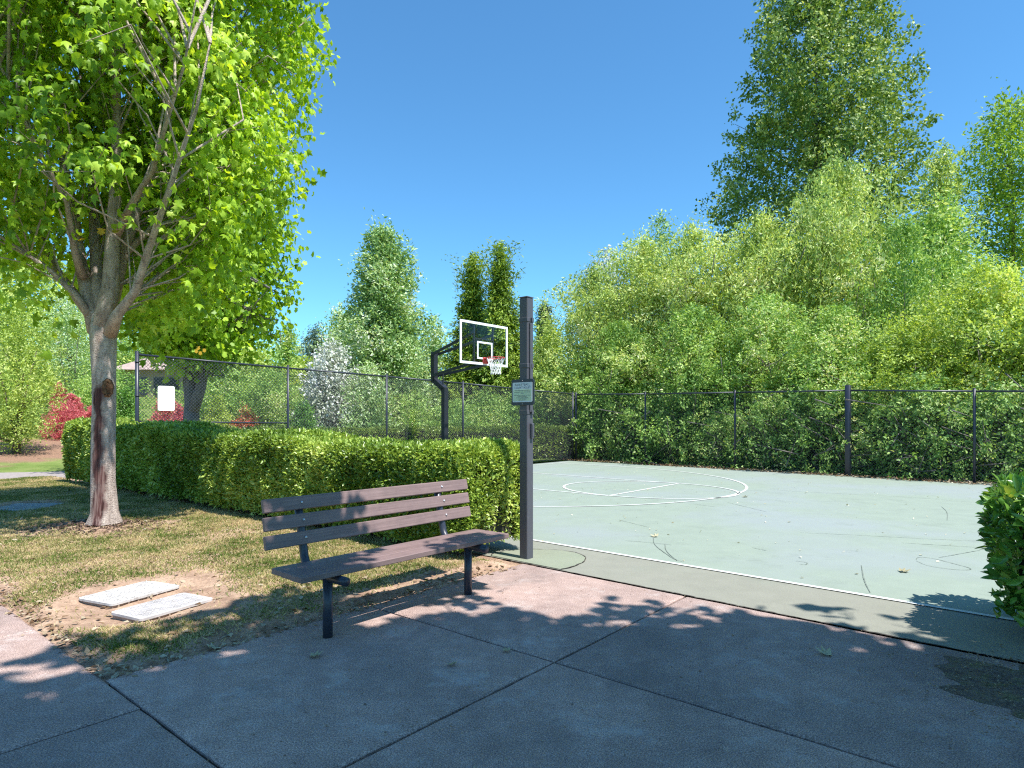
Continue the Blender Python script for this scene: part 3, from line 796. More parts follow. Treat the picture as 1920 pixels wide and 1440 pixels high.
m = MB(); nl = 12; rows = [(0, .235), (.11, .19), (.19, .16), (.26, .135), (.33, .125), (.42, .13)]
def npt(i, j):
    d, r_ = rows[j]; a = 2*math.pi*(i + .5*(j % 2))/nl
    return RC + np.array([bu[0], bu[1], 0])*r_*math.cos(a) + np.array([bv[0], bv[1], 0])*r_*math.sin(a) - np.array([0, 0, d])
for j in range(5):
    for i in range(nl):
        for i2 in ((i, i + 1) if j % 2 else (i, i - 1)):
            m.tube([npt(i, j), npt(i2, j + 1)], .0065, 4)
m.build('net', 'net', rh)

# ================================================================== CHAIN LINK FENCES
def fence(name, label, posts, cell=.075, wire=.0035, thick=None, gaps=None, bottom=None, rail_r=.021):
    """posts: (x, y, ztop)"""
    P = [np.array(p, float) for p in posts]
    root = thing(name, (P[0][0], P[0][1], 0), label, 'fence')
    for i, p in enumerate(P):
        m = MB(); r_ = .038 if i in (0,) or (thick and i in thick) else .030
        if thick and i in thick:
            d = norm(P[1] - P[0]); d[2] = 0; d = norm(d)
            m.box((p[0], p[1], (p[2] + .06)/2), (.12, .12, p[2] + .16), np.array([d, [-d[1], d[0], 0], [0, 0, 1]]), .006)
        else:
            m.tube([(p[0], p[1], -.05), (p[0], p[1], p[2] + .02)], r_, 12); m.blob((p[0], p[1], p[2] + .025), (r_*1.1, r_*1.1, .025), 10, 6, 0)
        po = m.build('post', 'blue_black', root, True)
        if i == 0:
            for z in (.15, .42, .68, .93):
                m = MB(); m.tube([(p[0], p[1], p[2]*z), (p[0], p[1], p[2]*z + .03)], r_*1.2, 12); m.build('band', 'blue_black', po, True)
    for a, b in zip(P[:-1], P[1:]):
        m = MB(); m.tube([a - np.array([0, 0, .03]), b - np.array([0, 0, .03])], rail_r, 10); m.build('top_rail', 'blue_black', root, True)
    if bottom:
        for (i, zb) in bottom:
            a = P[i].copy(); b = P[i + 1].copy(); a[2] = zb[0]; b[2] = zb[1]
            m = MB(); m.tube([a, b], .019, 8); m.build('bottom_rail', 'blue_black', root, True)
    # fabric of two families of slanted wires, clipped to every panel
    m = MB()
    for a, b in zip(P[:-1], P[1:]):
        d = b - a; L = math.hypot(d[0], d[1]); e = np.array([d[0]/L, d[1]/L, 0]); nn = np.array([-e[1], e[0], 0])
        zt = lambda s: a[2] + (b[2] - a[2])*s/L - .005
        hm = max(a[2], b[2])
        for fam in (1, -1):
            s0 = -hm if fam == 1 else 0
            for s in np.arange(s0, L + (hm if fam == -1 else 0), cell*1.0):
                # points along wire: (s + fam*t, t)
                t0 = .03; t1 = hm
                if fam == 1: lo, hi = max(t0, -s), min(t1, L - s)
                else: lo, hi = max(t0, s - L), min(t1, s)
                k = (b[2] - a[2])/L
                # top clip: t <= a2 + k*(s+fam t)
                tc = (a[2] + k*s)/(1 - k*fam); hi = min(hi, tc)
                if hi - lo < .02: continue
                q0 = a*[1, 1, 0] + e*(s + fam*lo) + np.array([0, 0, lo]); q1 = a*[1, 1, 0] + e*(s + fam*hi) + np.array([0, 0, hi])
                off = nn*wire*.6*fam
                m.tube([q0 + off, q1 + off], wire*.5, 3, False)
    m.build('wire_mesh', 'blue_black', root)
    return root
FA0 = np.array([-7.97, 13.4]); FA1 = np.array([2.28, 23.1])
def on_line(px, A, B):
    k = (px - CX)/F; d = B - A
    s = (k*A[1] - A[0])/(d[0] - k*d[1]); return A + d*s
postsA = []
for px, py in ((257, 662), (540, 688), (725, 704), (868, 717), (985, 729), (1074, 737)):
    p = on_line(px, FA0, FA1); postsA.append((p[0], p[1], H + (HY - py)*p[1]/F))
fence('chain_link_fence', 'black chain link fence behind the basketball hoop carrying a blank white board', postsA, wire=.0085, bottom=[(0, (1.42, 1.38))])
FB0 = np.array([2.28, 23.1]); FB1 = np.array([10.62, 14.4])
postsB = []
for px, py in ((1080, 738), (1210, 737), (1378, 734), (1590, 730), (1827, 731), (2190, 731)):
    p = on_line(px, FB0, FB1); postsB.append((p[0], p[1], H + (HY - py)*p[1]/F))
fence('chain_link_fence', 'black chain link fence along the far side of the court in front of the bushes', postsB, thick=(3,))

# blank white board on fence A
pA = on_line(311, FA0, FA1); dA = norm(FA1 - FA0)
c = np.array([pA[0], pA[1], H + (HY - 747)*pA[1]/F]); xa_ = np.array([dA[0], dA[1], 0]); nA = np.array([dA[1], -dA[0], 0])
rw = thing('blank_board', c, 'blank white rounded board wired to the chain link fence', 'board')
m = MB(); plate(m, c, xa_, ya, .335, .54, .04, .03, .036, nA); m.build('panel', 'sign_white', rw)
for s in (-1, 1):
    m = MB(); m.tube([c + xa_*.12*s + ya*.24 + nA*.0, c + xa_*.12*s + ya*.24 + nA*.04], .006, 6); m.build('tie', 'bolt', rw)

# ================================================================== UTILITY BOXES
def ubox(L, zt, mat, name, label, grp, plate_pat):
    c = [G(*p, zt) for p in L]; cen = np.mean(c, 0)
    root = thing(name, (cen[0], cen[1], 0), label, 'utility box', grp)
    ex = norm((c[1] - c[0]) + (c[2] - c[3])); ey = norm((c[3] - c[0]) + (c[2] - c[1])); ey = norm(ey - ex*np.dot(ex, ey))
    w = (np.linalg.norm(c[1] - c[0]) + np.linalg.norm(c[2] - c[3]))/2; h = (np.linalg.norm(c[3] - c[0]) + np.linalg.norm(c[2] - c[1]))/2
    ez = np.array([0, 0, 1.])
    m = MB(); plate(m, cen, ex, ey, w, h, .035, -.018, 0, ez); lid = m.build('lid', mat, root)
    m = MB(); m.box(cen - ez*.075, (w*.95, h*.93, .11), np.array([ex, ey, ez]))
    for k in range(7):
        for s in (-1, 1): m.box(cen - ez*.07 + ex*(k - 3)*w*.135 + ey*s*h*.47, (.012, .02, .10), np.array([ex, ey, ez]))
    m.build('box_body', 'box', root)
    m = MB()
    if plate_pat:
        for i in range(int(w/.03) - 1):
            for j in range(int(h/.03) - 1):
                a = math.pi/4 if (i + j) % 2 else -math.pi/4
                d1 = ex*math.cos(a) + ey*math.sin(a); d2 = -ex*math.sin(a) + ey*math.cos(a)
                p = cen + ex*(-w/2 + .03*(i + 1)) + ey*(-h/2 + .03*(j + 1)) + ez*.001
                m.box(p, (.024, .008, .012), np.array([d1, d2, ez]))
    else:
        for i in range(9): m.box(cen + ex*(-w*.32 + .08*i*w/.62*.9) + ey*.0 + ez*.001, (.02, .05, .004), np.array([ex, ey, ez]))
    m.build('tread', mat, lid)
    return root
ubox(LIDS[0], .035, 'lid', 'utility_box', 'pale worn utility box lid in bare soil, the one farther from the path', None, True)
ubox(LIDS[1], .042, 'lid_tread', 'utility_box', 'pale utility box lid with diamond tread, nearer the concrete path', None, True)
fx, fy = G(45, 950)[:2]
gl = [(2, 953), (62, 940), (93, 947), (28, 960)]
ubox(gl, .055, 'lid_grey', 'utility_box', 'grey utility box lid in the shaded grass left of the maple', None, True)

# ================================================================== HEDGES
def hedge(name, label, corners, zb, ztop, mat, n_, leaf, width, tmpl, seed, cat='hedge', size_grad=None, core_in=.10, lump=.045, stems=True, loc=None, bias=None, round_=.15):
    """corners: (u0,u1,v0,v1); ztop(v) height function"""
    u0, u1, v0, v1 = corners; r = np.random.default_rng(seed)
    c0 = uv((u0 + u1)/2, (v0 + v1)/2, 0); root = thing(name, c0, label, cat)
    W, Lg = u1 - u0, v1 - v0
    zm = float(np.mean([ztop(v0), ztop(v1)]))
    areas = np.array([Lg*zm*1.15, Lg*zm*.7, W*zm, W*zm, Lg*W*1.1]); face = r.choice(5, n_, p=areas/areas.sum())
    a = r.uniform(0, 1, n_); b = r.uniform(0, 1, n_)
    if bias: a = a**bias                                  # more leaves towards v0
    u = np.where(face == 0, u0, np.where(face == 1, u1, u0 + W*b))
    v = np.where(face == 2, v0, np.where(face == 3, v1, v0 + Lg*a))
    u = np.where((face == 2) | (face == 3), u0 + W*a, u)
    zt_ = ztop(v)
    z = np.where(face == 4, zt_, zb + (zt_ - zb)*(b**.85))
    nu = np.where(face == 0, -1., np.where(face == 1, 1., 0)); nv = np.where(face == 2, -1., np.where(face == 3, 1., 0)); nw = np.where(face == 4, 1., 0)
    # rounding of edges and lumpy surface, inward depth
    lum = lump*(np.sin(v*3.1 + z*4 + seed) + np.sin(v*7.3 - z*5 + u*6) + .7*np.sin(v*13 + z*9 + u*11))
    dep = -np.abs(r.normal(0, .055, n_)) + lum*.5 + .03*(r.uniform(0, 1, n_) > .95)
    eu = np.minimum(u - u0, u1 - u); ev = np.minimum(v - v0, v1 - v); ez_ = zt_ - z
    shrink = lambda d: round_*np.clip(1 - d/round_, 0, 1)**2*.6
    dz = -np.where(face == 4, shrink(eu) + shrink(ev), 0)
    dn = -np.where(face != 4, shrink(ez_), 0) - np.where((face < 2), shrink(ev), 0) - np.where((face == 2) | (face == 3), shrink(eu), 0)
    low = np.where(face != 4, -.10*np.clip(1 - (z - zb)/.35, 0, 1), 0)
    dd = dep + dn + low
    u = u + nu*dd; v = v + nv*dd; z = z + nw*dep + dz
    Nw = np.stack([nu*U[0] + nv*V[0], nu*U[1] + nv*V[1], nw], -1)
    P = np.stack([u*U[0] + v*V[0], u*U[1] + v*V[1], z], -1) - np.array(c0)
    D = norm(Nw*.55 + np.array([0, 0, .35]) + r.normal(0, .6, (n_, 3)))
    Nn = norm(Nw*.5 + np.array([0, 0, .7]) + r.normal(0, .5, (n_, 3)))
    sz = leaf*r.uniform(.6, 1.35, n_)
    if size_grad: sz = sz*(1 + size_grad*np.clip((v - v0)/Lg, 0, 1))
    link('foliage', leaves_mesh('foliage', P, D, Nn, sz, width*r.uniform(.8, 1.25, n_), tmpl), mat, root)
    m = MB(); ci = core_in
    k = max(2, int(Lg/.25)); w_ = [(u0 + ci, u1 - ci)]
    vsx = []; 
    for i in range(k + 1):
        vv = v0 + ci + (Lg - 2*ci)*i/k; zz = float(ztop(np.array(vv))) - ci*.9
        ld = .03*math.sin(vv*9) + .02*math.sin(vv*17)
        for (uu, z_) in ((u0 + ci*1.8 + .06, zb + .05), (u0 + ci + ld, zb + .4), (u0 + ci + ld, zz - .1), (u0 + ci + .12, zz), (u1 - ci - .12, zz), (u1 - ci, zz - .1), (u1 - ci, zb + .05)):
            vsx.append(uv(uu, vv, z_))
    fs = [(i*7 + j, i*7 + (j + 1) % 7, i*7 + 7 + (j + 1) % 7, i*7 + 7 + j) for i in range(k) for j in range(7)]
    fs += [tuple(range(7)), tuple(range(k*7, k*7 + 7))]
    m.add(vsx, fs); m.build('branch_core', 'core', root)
    if stems:
        rq = random.Random(seed)
        for i in range(int(Lg*5)):
            m = MB(); vv = rq.uniform(v0 + .1, v1 - .1); uu = rq.uniform(u0 + .12, u1 - .3)
            m.tube([uv(uu, vv, -.05), uv(uu + rq.uniform(-.1, .1), vv + rq.uniform(-.1, .1), zb + .35)], [.014, .008], 5)
            m.build('stem', 'bark_b', root)
    return root
h1top = lambda v: 1.13 + .018*(v - 4.5) + .04*np.sin(v*1.7) + .05*sstep(11.5, 12.5, v)
hedge('clipped_hedge', 'long low clipped hedge with small glossy leaves behind the bench', (4.45, 5.63, 4.42, 17.0), .12, h1top, 'hedge_leaf', 230000, .047, .46, T_RHOMB, 21, size_grad=.7, bias=1.6)
h2top = lambda v: 1.22 + .03*np.sin(v*1.3)
# hedge behind the fence: runs along u, so it is built in v-thin slices turned a quarter
def hedge_u(label, u0, u1, vA, vB, n_, seed, hz):
    global U, V
    U0, V0 = U.copy(), V.copy()
    e = norm(FA1 - FA0); nn = np.array([-e[1], e[0]])
    U, V = -nn, e                     # u axis across the hedge, v axis along the fence
    off = FA0 @ U
    along = FA0 @ e
    o = hedge('clipped_hedge', label, (off - vB, off - vA, along + u0, along + u1), .08, lambda v: 1.20 + .03*np.sin(v*1.3), 'hedge_leaf', n_, .085, .45, T_RHOMB, seed, stems=False)
    U, V = U0, V0
    return o
hedge_u('pale green clipped hedge just behind the chain link fence and hoop', 1.2, 14.6, .12, 1.1, 42000, 33, 1.2)
# right foreground hedge
hedge('clipped_hedge', 'dark green glossy hedge end at the right edge by the court line', (5.17, 6.3, -3.2, .235), .10, lambda v: .96 + .03*np.sin(v*5), 'laurel', 9000, .088, .46, T_LEAF, 41, core_in=.13, lump=.06, round_=.2)

# ================================================================== TREES
# near maple
def maple1():
    base = np.array([TR[0], TR[1], 0.02])
    root = thing('maple_tree', base, 'near maple tree with grey scarred trunk standing in the worn grass left of the bench', 'tree')
    Y0 = TR[1]
    def pt(px, py, dy=0.0):
        return at(px, py, Y0 + dy)
    m = MB()
    tr = [(193, 1012), (195, 985), (196, 960), (194, 900), (195, 830), (196, 760), (195, 700), (194, 650), (192, 618), (191, 592), (190, 572)]
    rad = [.225, .19, .158, .138, .137, .136, .138, .148, .155, .11, .03]
    pts = [pt(*p) for p in tr]; pts[0][2] = -.03
    # flared, slightly lumpy trunk
    K = 24; o_v = []
    for i, (p, r_) in enumerate(zip(pts, rad)):
        for k in range(K):
            a = 2*math.pi*k/K
            fl = (1 + .22*max(0, math.sin(5*a + .6)))*(1.0 if i < 2 else 0) + (0 if i < 2 else 1)
            q = r_*fl*(1 + .05*math.sin(3*a + i*.7) + .03*math.sin(7*a + i*1.9))
            o_v.append(p + np.array([math.cos(a)*q, math.sin(a)*q, 0]))
    fs = [(i*K + k, i*K + (k + 1) % K, (i + 1)*K + (k + 1) % K, (i + 1)*K + k) for i in range(len(pts) - 1) for k in range(K)]
    fs.append(tuple(range((len(pts) - 1)*K, len(pts)*K)))
    m.add(o_v, fs); t_ = m.build('trunk', 'bark1', root, True)
    m = MB(); c = pt(196, 728) + np.array([.54, -.84, 0])*.122 + np.array([.03, .02, 0])
    fx_ = np.array([.84, .54, 0])
    lp = [c + fx_*.042*math.cos(a) + np.array([0, 0, .10])*math.sin(a) + np.array([.54, -.84, 0])*.014 for a in np.linspace(0, 2*math.pi, 20)]
    m.tube(lp, [.026 + .006*math.sin(3*i) for i in range(20)], 8, False)
    m.blob(c + np.array([.54, -.84, 0])*.004, (.035, .03, .085), 14, 10, .1, 5)
    m.build('burl', 'burl', t_, True)
    limbs = [([(183, 620), (168, 560), (152, 480), (138, 400), (118, 300), (92, 180), (70, 60), (50, -70)], 0, .6, .105),
             ([(196, 620), (206, 540), (214, 450), (216, 340), (222, 230), (216, 100), (216, -60), (220, -200)], 0, -.3, .12),
             ([(203, 625), (225, 590), (252, 545), (272, 485), (300, 400), (335, 300), (368, 200), (395, 80)], -.05, -1.3, .075),
             ([(176, 600), (140, 555), (95, 510), (45, 470), (-20, 430), (-100, 380)], 0, -.9, .05),
             ([(186, 600), (184, 510), (180, 420), (172, 310), (160, 200), (140, 60), (120, -100)], .05, 1.4, .09),
             ([(205, 560), (232, 470), (268, 380), (300, 280), (335, 160), (365, 30), (390, -120)], .05, 1.0, .085),
             ([(170, 590), (120, 520), (60, 430), (10, 330), (-60, 200), (-120, 60)], 0, .9, .06),
             ([(160, 520), (140, 470), (125, 380), (60, 260), (0, 120), (-40, 0)], 0, -1.6, .05),
             ([(214, 440), (245, 380), (285, 320), (315, 230), (345, 120), (370, 0)], -.1, -1.8, .05),
             ([(212, 500), (275, 440), (330, 370), (380, 280), (430, 170)], .1, 1.2, .045)]
    LP = []; rq = random.Random(8)
    for P, d0, d1, r0 in limbs:
        k = len(P); ps = [pt(x, y, d0 + (d1 - d0)*(i/(k - 1))**1.2) for i, (x, y) in enumerate(P)]
        ps = [p + np.array([rq.uniform(-.02, .02), rq.uniform(-.03, .03), 0]) for p in ps]
        m = MB(); m.tube(ps, [.9*r0*(1 - .86*i/(k - 1))*(1.35 if i == 0 else 1.1 if i == 1 else 1) for i in range(k)], 10); m.build('limb', 'bark1', root, True)
        for a, b in zip(ps[1:-1], ps[2:]):
            for t in np.linspace(0, 1, 5): LP.append(a + (b - a)*t)
    LP = np.array(LP)
    # leafy shoots
    prof = [(0, .42), (.1, .74), (.25, .95), (.45, 1.02), (.65, 1.0), (.82, .75), (1, .2)]
    z0, z1, R = 2.75, 10.4, 2.32
    P0, P1, out = crown_shoots(2500, z0, z1, prof, R, 15, .36, .12, .55, .12, .4)
    ctr = np.array([TR[0] + .1, TR[1] + .1, 0]); P0 += ctr; P1 += ctr
    # sparse on the camera side low down, where the bare limbs show
    rel = (P1 - ctr); r_ = np.random.default_rng(4)
    ca = np.array([-ctr[0], -ctr[1]]); ca = ca/np.linalg.norm(ca)
    facing = (rel[:, :2] @ ca)/R
    side = np.abs(rel[:, 0]*ca[1] - rel[:, 1]*ca[0])/R
    lowz = 1 - sstep(5.2, 7.2, P1[:, 2])
    drop = lowz*sstep(-.25, .3, facing)*(1 - sstep(.3, .72, side))*.80
    drop = np.maximum(drop, (1 - sstep(.25, .5, np.linalg.norm(rel[:, :2], axis=1)/R))*.75)
    left_low = (1 - sstep(3.0, 3.7, P1[:, 2]))*(rel[:, 0] < 0)*.85
    keep = (r_.uniform(0, 1, len(P0)) > drop) & (r_.uniform(0, 1, len(P0)) > left_low)
    qx = CX + F*P1[:, 0]/P1[:, 1]; qy = HY - F*(P1[:, 2] - H)/P1[:, 1]
    keep &= ~((qx > 70) & (qx < 300) & (qy > 360 + .25*np.abs(qx - 190)) & (P1[:, 1] < TR[1] + .9) & (r_.uniform(0, 1, len(P0)) < .93))
    P0, P1, out = P0[keep], P1[keep], out[keep]
    loc = np.array(root.location)
    me = spray('crown', P0 - loc, P1 - loc, 23, .13, .108, .92, T_MAPLE, 19, .8, .2, tip=.9, dirw=.3, out=out*1.6)
    link('crown', me, 'maple_leaf', root)
    m = MB()
    nrng = np.random.default_rng(77)
    for p0, p1 in zip(P0[::3], P1[::3]):
        dd = np.linalg.norm(LP - (p0 - np.array([0, 0, .9])), axis=1) + .8*np.maximum(0, LP[:, 2] - p0[2] + .3); dd = dd*nrng.uniform(.7, 1.5, len(dd)); j = int(np.argmin(dd)); a = LP[j]
        if dd[j] > 3.2 or math.hypot(*(a - p0)[:2]) > 1.5 or p0[2] < 3.3: continue
        mid = (a*.45 + p0*.55) + nrng.normal(0, .10, 3)*np.linalg.norm(p0 - a) + np.array([0, 0, .05*np.linalg.norm(p0 - a)])
        L = np.linalg.norm(p0 - a); rr_ = .005 + .004*L
        m.tube([a, mid, p0, p1], [rr_*1.5, rr_, rr_*.7, .003], 5, False)
    m.build('branch', 'bark1', root, True)
    for (px, py) in ((150, 440), (158, 446), (190, 428), (218, 432), (237, 266)):
        p = pt(px, py, -.25) - loc
        for k in range(1):
            m = MB(); me_v = T_MAPLE_S[0]*.10; rt = Matrix.Rotation(rq.uniform(-1, 1), 3, 'Z') @ Matrix.Rotation(-1.9 + rq.uniform(-.5, .5), 3, 'X')
            m.add([p + loc + np.array(rt @ Vector(v)) + np.array([.04*k, 0, 0]) for v in me_v], T_MAPLE_S[1])
        m.build('yellow_leaf', 'yellow', root)
    return root
maple1()

# second maple behind the fence
def maple2():
    Y = 17.2; b = at(360, 785, Y); b[2] = float(terr(b[0], b[1]))
    root = thing('maple_tree', b, 'second maple tree with forked dark trunk beyond the chain link fence', 'tree')
    def pt(px, py, dy=0.0): return at(px, py, Y + dy)
    m = MB()
    lim = [([(352, 860), (358, 800), (360, 755), (356, 720), (350, 680), (346, 640), (348, 560), (340, 420), (330, 280)], 0, .2, .24),
           ([(362, 770), (376, 728), (384, 690), (388, 650), (392, 560), (405, 440), (420, 300)], 0, -.3, .16),
           ([(352, 690), (345, 600), (300, 520), (270, 420), (250, 300)], 0, .8, .09),
           ([(386, 660), (420, 580), (450, 500), (480, 420), (500, 330)], 0, .6, .08),
           ([(366, 700), (368, 600), (365, 480), (375, 340), (380, 200)], .1, -.7, .09),
           ([(350, 660), (330, 620), (290, 590), (250, 560)], 0, -1.0, .05), ([(388, 640), (430, 610), (470, 580), (505, 540)], 0, -.8, .05)]
    LP = []
    for P, d0, d1, r0 in lim:
        k = len(P); ps = [pt(x, y, d0 + (d1 - d0)*i/(k - 1)) for i, (x, y) in enumerate(P)]
        m.tube(ps, [r0*(1 - .85*i/(k - 1)) for i in range(k)], 10); LP += ps[2:]
    m.build('trunk', 'bark', root, True)
    prof = [(0, .35), (.1, .72), (.3, 1), (.5, 1.0), (.7, .8), (.9, .4), (1, .1)]
    P0, P1, out = crown_shoots(1500, 3.0, 10.2, prof, 2.55, 55, .4, .15, .6, .10, .4)
    c = np.array([b[0] + .15, b[1], 0]); P0 += c; P1 += c; loc = np.array(root.location)
    link('crown', spray('crown', P0 - loc, P1 - loc, 18, .2, .14, .95, T_MAPLE_S, 56, .75, .2, tip=.9, dirw=.3, out=out*1.6), 'maple_leaf', root)
    m = MB(); LP = np.array(LP)
    for p0, p1 in zip(P0[::3], P1[::3]):
        j = int(np.argmin(np.linalg.norm(LP - p0, axis=1))); m.tube([LP[j], (LP[j] + p0)/2 - np.array([0, 0, .1]), p0, p1], [.03, .02, .012, .004], 4, False)
    m.build('branch', 'bark', root, True)
    for dx, dz in ((0, 0), (.1, -.05), (.2, .02), (.05, .08)):
        m = MB(); p = pt(368, 655, -1.6) + np.array([dx, 0, dz]); m.add([p + np.array([v[0], -.05*v[2], -v[1]])*.10 for v in T_MAPLE_S[0]], T_MAPLE_S[1])
        m.build('yellow_leaf', 'yellow', root)
maple2()

def by_px(px, Y, top, hw, **kw):
    """base on the terrain, height from the top pixel, radius from the half width in pixels"""
    x = (px - CX)/F*Y; z = float(terr(np.array(x), np.array(Y)))
    h = H + (HY - top)*Y/F - z
    return dict(base=(x, Y, z), height=h, R=hw*Y/F, **kw)
def T(name, label, cat, px, Y, top, hw, prof, mat, ns, per, leaf, **kw):
    d = by_px(px, Y, top, hw)
    return tree(name, label, cat, d['base'], d['height'], d['R'], prof, mat, ns, per, leaf, **kw)

# --- left background
T('cypress_tree', 'yellow green feathery conifer at the left edge behind the lawn', 'tree', 30, 21.5, 575, 82, P_ELL, 'lime', 520, 26, .10, width=.4, up=.7, L=.7, spread=.14, seed=101, z0=.08, bark='bark_b', trunk_r=.09, stems=3)
T('small_tree', 'thin airy pale tree with several bare stems left of the near maple', 'tree', 132, 31, 535, 62, P_ELL, 'silver', 420, 18, .10, up=.6, L=.8, spread=.18, seed=102, z0=.28, trunk_r=.07, stems=3, nlimb=24)
T('broadleaf_tree', 'big bright green tree at the left edge behind the yellow conifer', 'tree', 40, 36, 455, 150, P_BUSH, 'lime', 900, 22, .22, up=.4, L=1.4, spread=.4, seed=103)
T('broadleaf_tree', 'mid green tree showing between the two maple trunks', 'tree', 226, 60, 565, 85, P_BUSH, 'shrub', 600, 22, .2, up=.4, L=1.2, spread=.35, seed=104)
T('broadleaf_tree', 'light green tree low on the skyline right of the second maple', 'tree', 470, 46, 652, 60, P_BUSH, 'lime', 420, 22, .22, up=.4, L=1.2, spread=.35, seed=105)
T('broadleaf_tree', 'dark green tree behind the house and second maple', 'tree', 350, 56, 600, 90, P_BUSH, 'shrub', 500, 24, .28, up=.4, L=1.4, spread=.45, seed=106)
T('columnar_tree', 'narrow upright tree with a split pointed top on the skyline', 'tree', 540, 42, 600, 34, [(0, 1), (.3, .95), (.6, .6), (.85, .36), (1, .1)], 'shrub', 420, 22, .17, up=.8, L=1.1, spread=.22, seed=107)
T('broadleaf_tree', 'wide light green tree under the narrow pointed tree', 'tree', 572, 38, 672, 60, P_BUSH, 'lime', 420, 22, .2, up=.4, L=1.2, spread=.3, seed=108)
T('pine_tree', 'dark grey green round topped pine on the skyline', 'tree', 592, 52, 614, 38, P_ELL, 'dark_pine', 420, 22, .24, width=.3, up=.5, L=1.1, spread=.3, seed=109)
T('broadleaf_tree', 'yellow green tree tucked against the left of the tall windblown tree', 'tree', 640, 37, 572, 45, P_BUSH, 'silver', 460, 22, .18, up=.5, L=1.1, spread=.3, seed=110)
T('flowering_tree', 'rounded tree covered in white blossom behind the fence', 'tree', 622, 25.2, 642, 62, P_BUSH, 'blossom', 620, 24, .12, width=.7, up=.4, L=.8, spread=.2, seed=111, z0=.04)
T('windblown_tree', 'tall silvery green windblown tree left of the basketball hoop', 'tree', 720, 27, 432, 82, [(0, .7), (.1, .95), (.35, 1), (.55, .95), (.73, .8), (.85, .66), (.94, .54), (1, .3)], 'silver', 1700, 28, .17, width=.4, up=.25, L=1.0, spread=.2, seed=112, droop=.2, lobes=.14, trunk_r=.16, dirw=1.0)
T('shrub', 'silvery leafy shrub below the tall windblown tree behind the fence', 'shrub', 688, 24, 680, 52, P_BUSH, 'silver', 420, 22, .12, up=.4, L=.7, spread=.18, seed=113, z0=.04)
T('broadleaf_tree', 'pale slender tree between the windblown tree and the twin conifer', 'tree', 812, 36, 590, 40, P_ELL, 'silver', 360, 22, .18, up=.7, L=1.2, spread=.3, seed=114)
def conifer(label, px, Y, top, hw, seed, mat, leaf=.26):
    d = by_px(px, Y, top, hw)
    return tree('conifer_tree', label, 'tree', d['base'], d['height'], d['R'], P_CONE, mat, 2400, 26, leaf, width=.34, tmpl=T_RHOMB, up=.12, L=1.0, spread=.14, jit=.2, seed=seed, z0=.03, droop=.5, flat=1.0, lobes=.16, dirw=1.1, trunk_r=.14, bark='bark_b', tz=.95, shell=.4)
conifer('left and shorter half of the twin pointed conifer behind the hoop', 886, 30, 472, 82, 115, 'pine', .19)
conifer('right and taller half of the twin pointed conifer behind the hoop', 938, 29, 458, 94, 116, 'pine', .19)
conifer('tiny dark far conifer just right of the square post', 1021, 60, 573, 19, 117, 'dark_pine', .32)
T('broadleaf_tree', 'yellow green bushy tree just right of the square post', 'tree', 1030, 29, 612, 52, P_BUSH, 'lime', 460, 24, .15, up=.4, L=1.0, spread=.25, seed=118, z0=.03)
T('small_tree', 'small round headed tree on the lawn seen through the fence', 'tree', 500, 24, 690, 44, P_ELL, 'shrub', 420, 20, .085, up=.4, L=.5, spread=.13, seed=119, z0=.3, trunk_r=.05, stems=2)
for label, px, Y, top, hw, s in (('round clipped green shrub right of the second maple trunk', 408, 24, 741, 34, 121), ('round clipped green shrub between near maple and fence end post', 236, 24.5, 722, 32, 122),
                             ('low round shrub behind the first fence panel post', 570, 23, 749, 34, 123)):
    T('round_shrub', label, 'shrub', px, Y, top, hw, P_MOUND, 'hedge_leaf_dark' if s != 121 else 'lime', 420, 26, .075, up=.5, L=.35, spread=.09, seed=s, z0=.02, trunk_r=.03, lobes=.07)
for label, px, Y, top, hw, s in (('largest red barberry mound beside the near maple trunk', 122, 25.5, 752, 44, 131), ('mid red barberry mound behind the largest one', 136, 27.5, 737, 27, 132),
                             ('topmost small red barberry mound on the bank', 112, 30, 716, 21, 133), ('red barberry mound partly hidden by the near maple trunk', 172, 26, 761, 26, 134),
                             ('red barberry mound behind the blank white board', 312, 25, 738, 36, 135), ('red barberry clump low beside the second maple trunk', 338, 23, 758, 22, 136)):
    T('barberry_shrub', label, 'shrub', px, Y, top, hw, P_MOUND, 'red', 420, 24, .075, width=.35, up=.6, L=.3, spread=.05, jit=.2, seed=s, z0=.02, trunk_r=.02, lobes=.04, group='red barberry mounds on the bank', dirw=1.2)
T('azalea_shrub', 'low azalea with orange red flowers seen through the fence', 'shrub', 462, 23.5, 762, 32, P_MOUND, 'azalea', 260, 20, .075, width=.6, up=.5, L=.35, spread=.1, seed=137, z0=.02, trunk_r=.02)
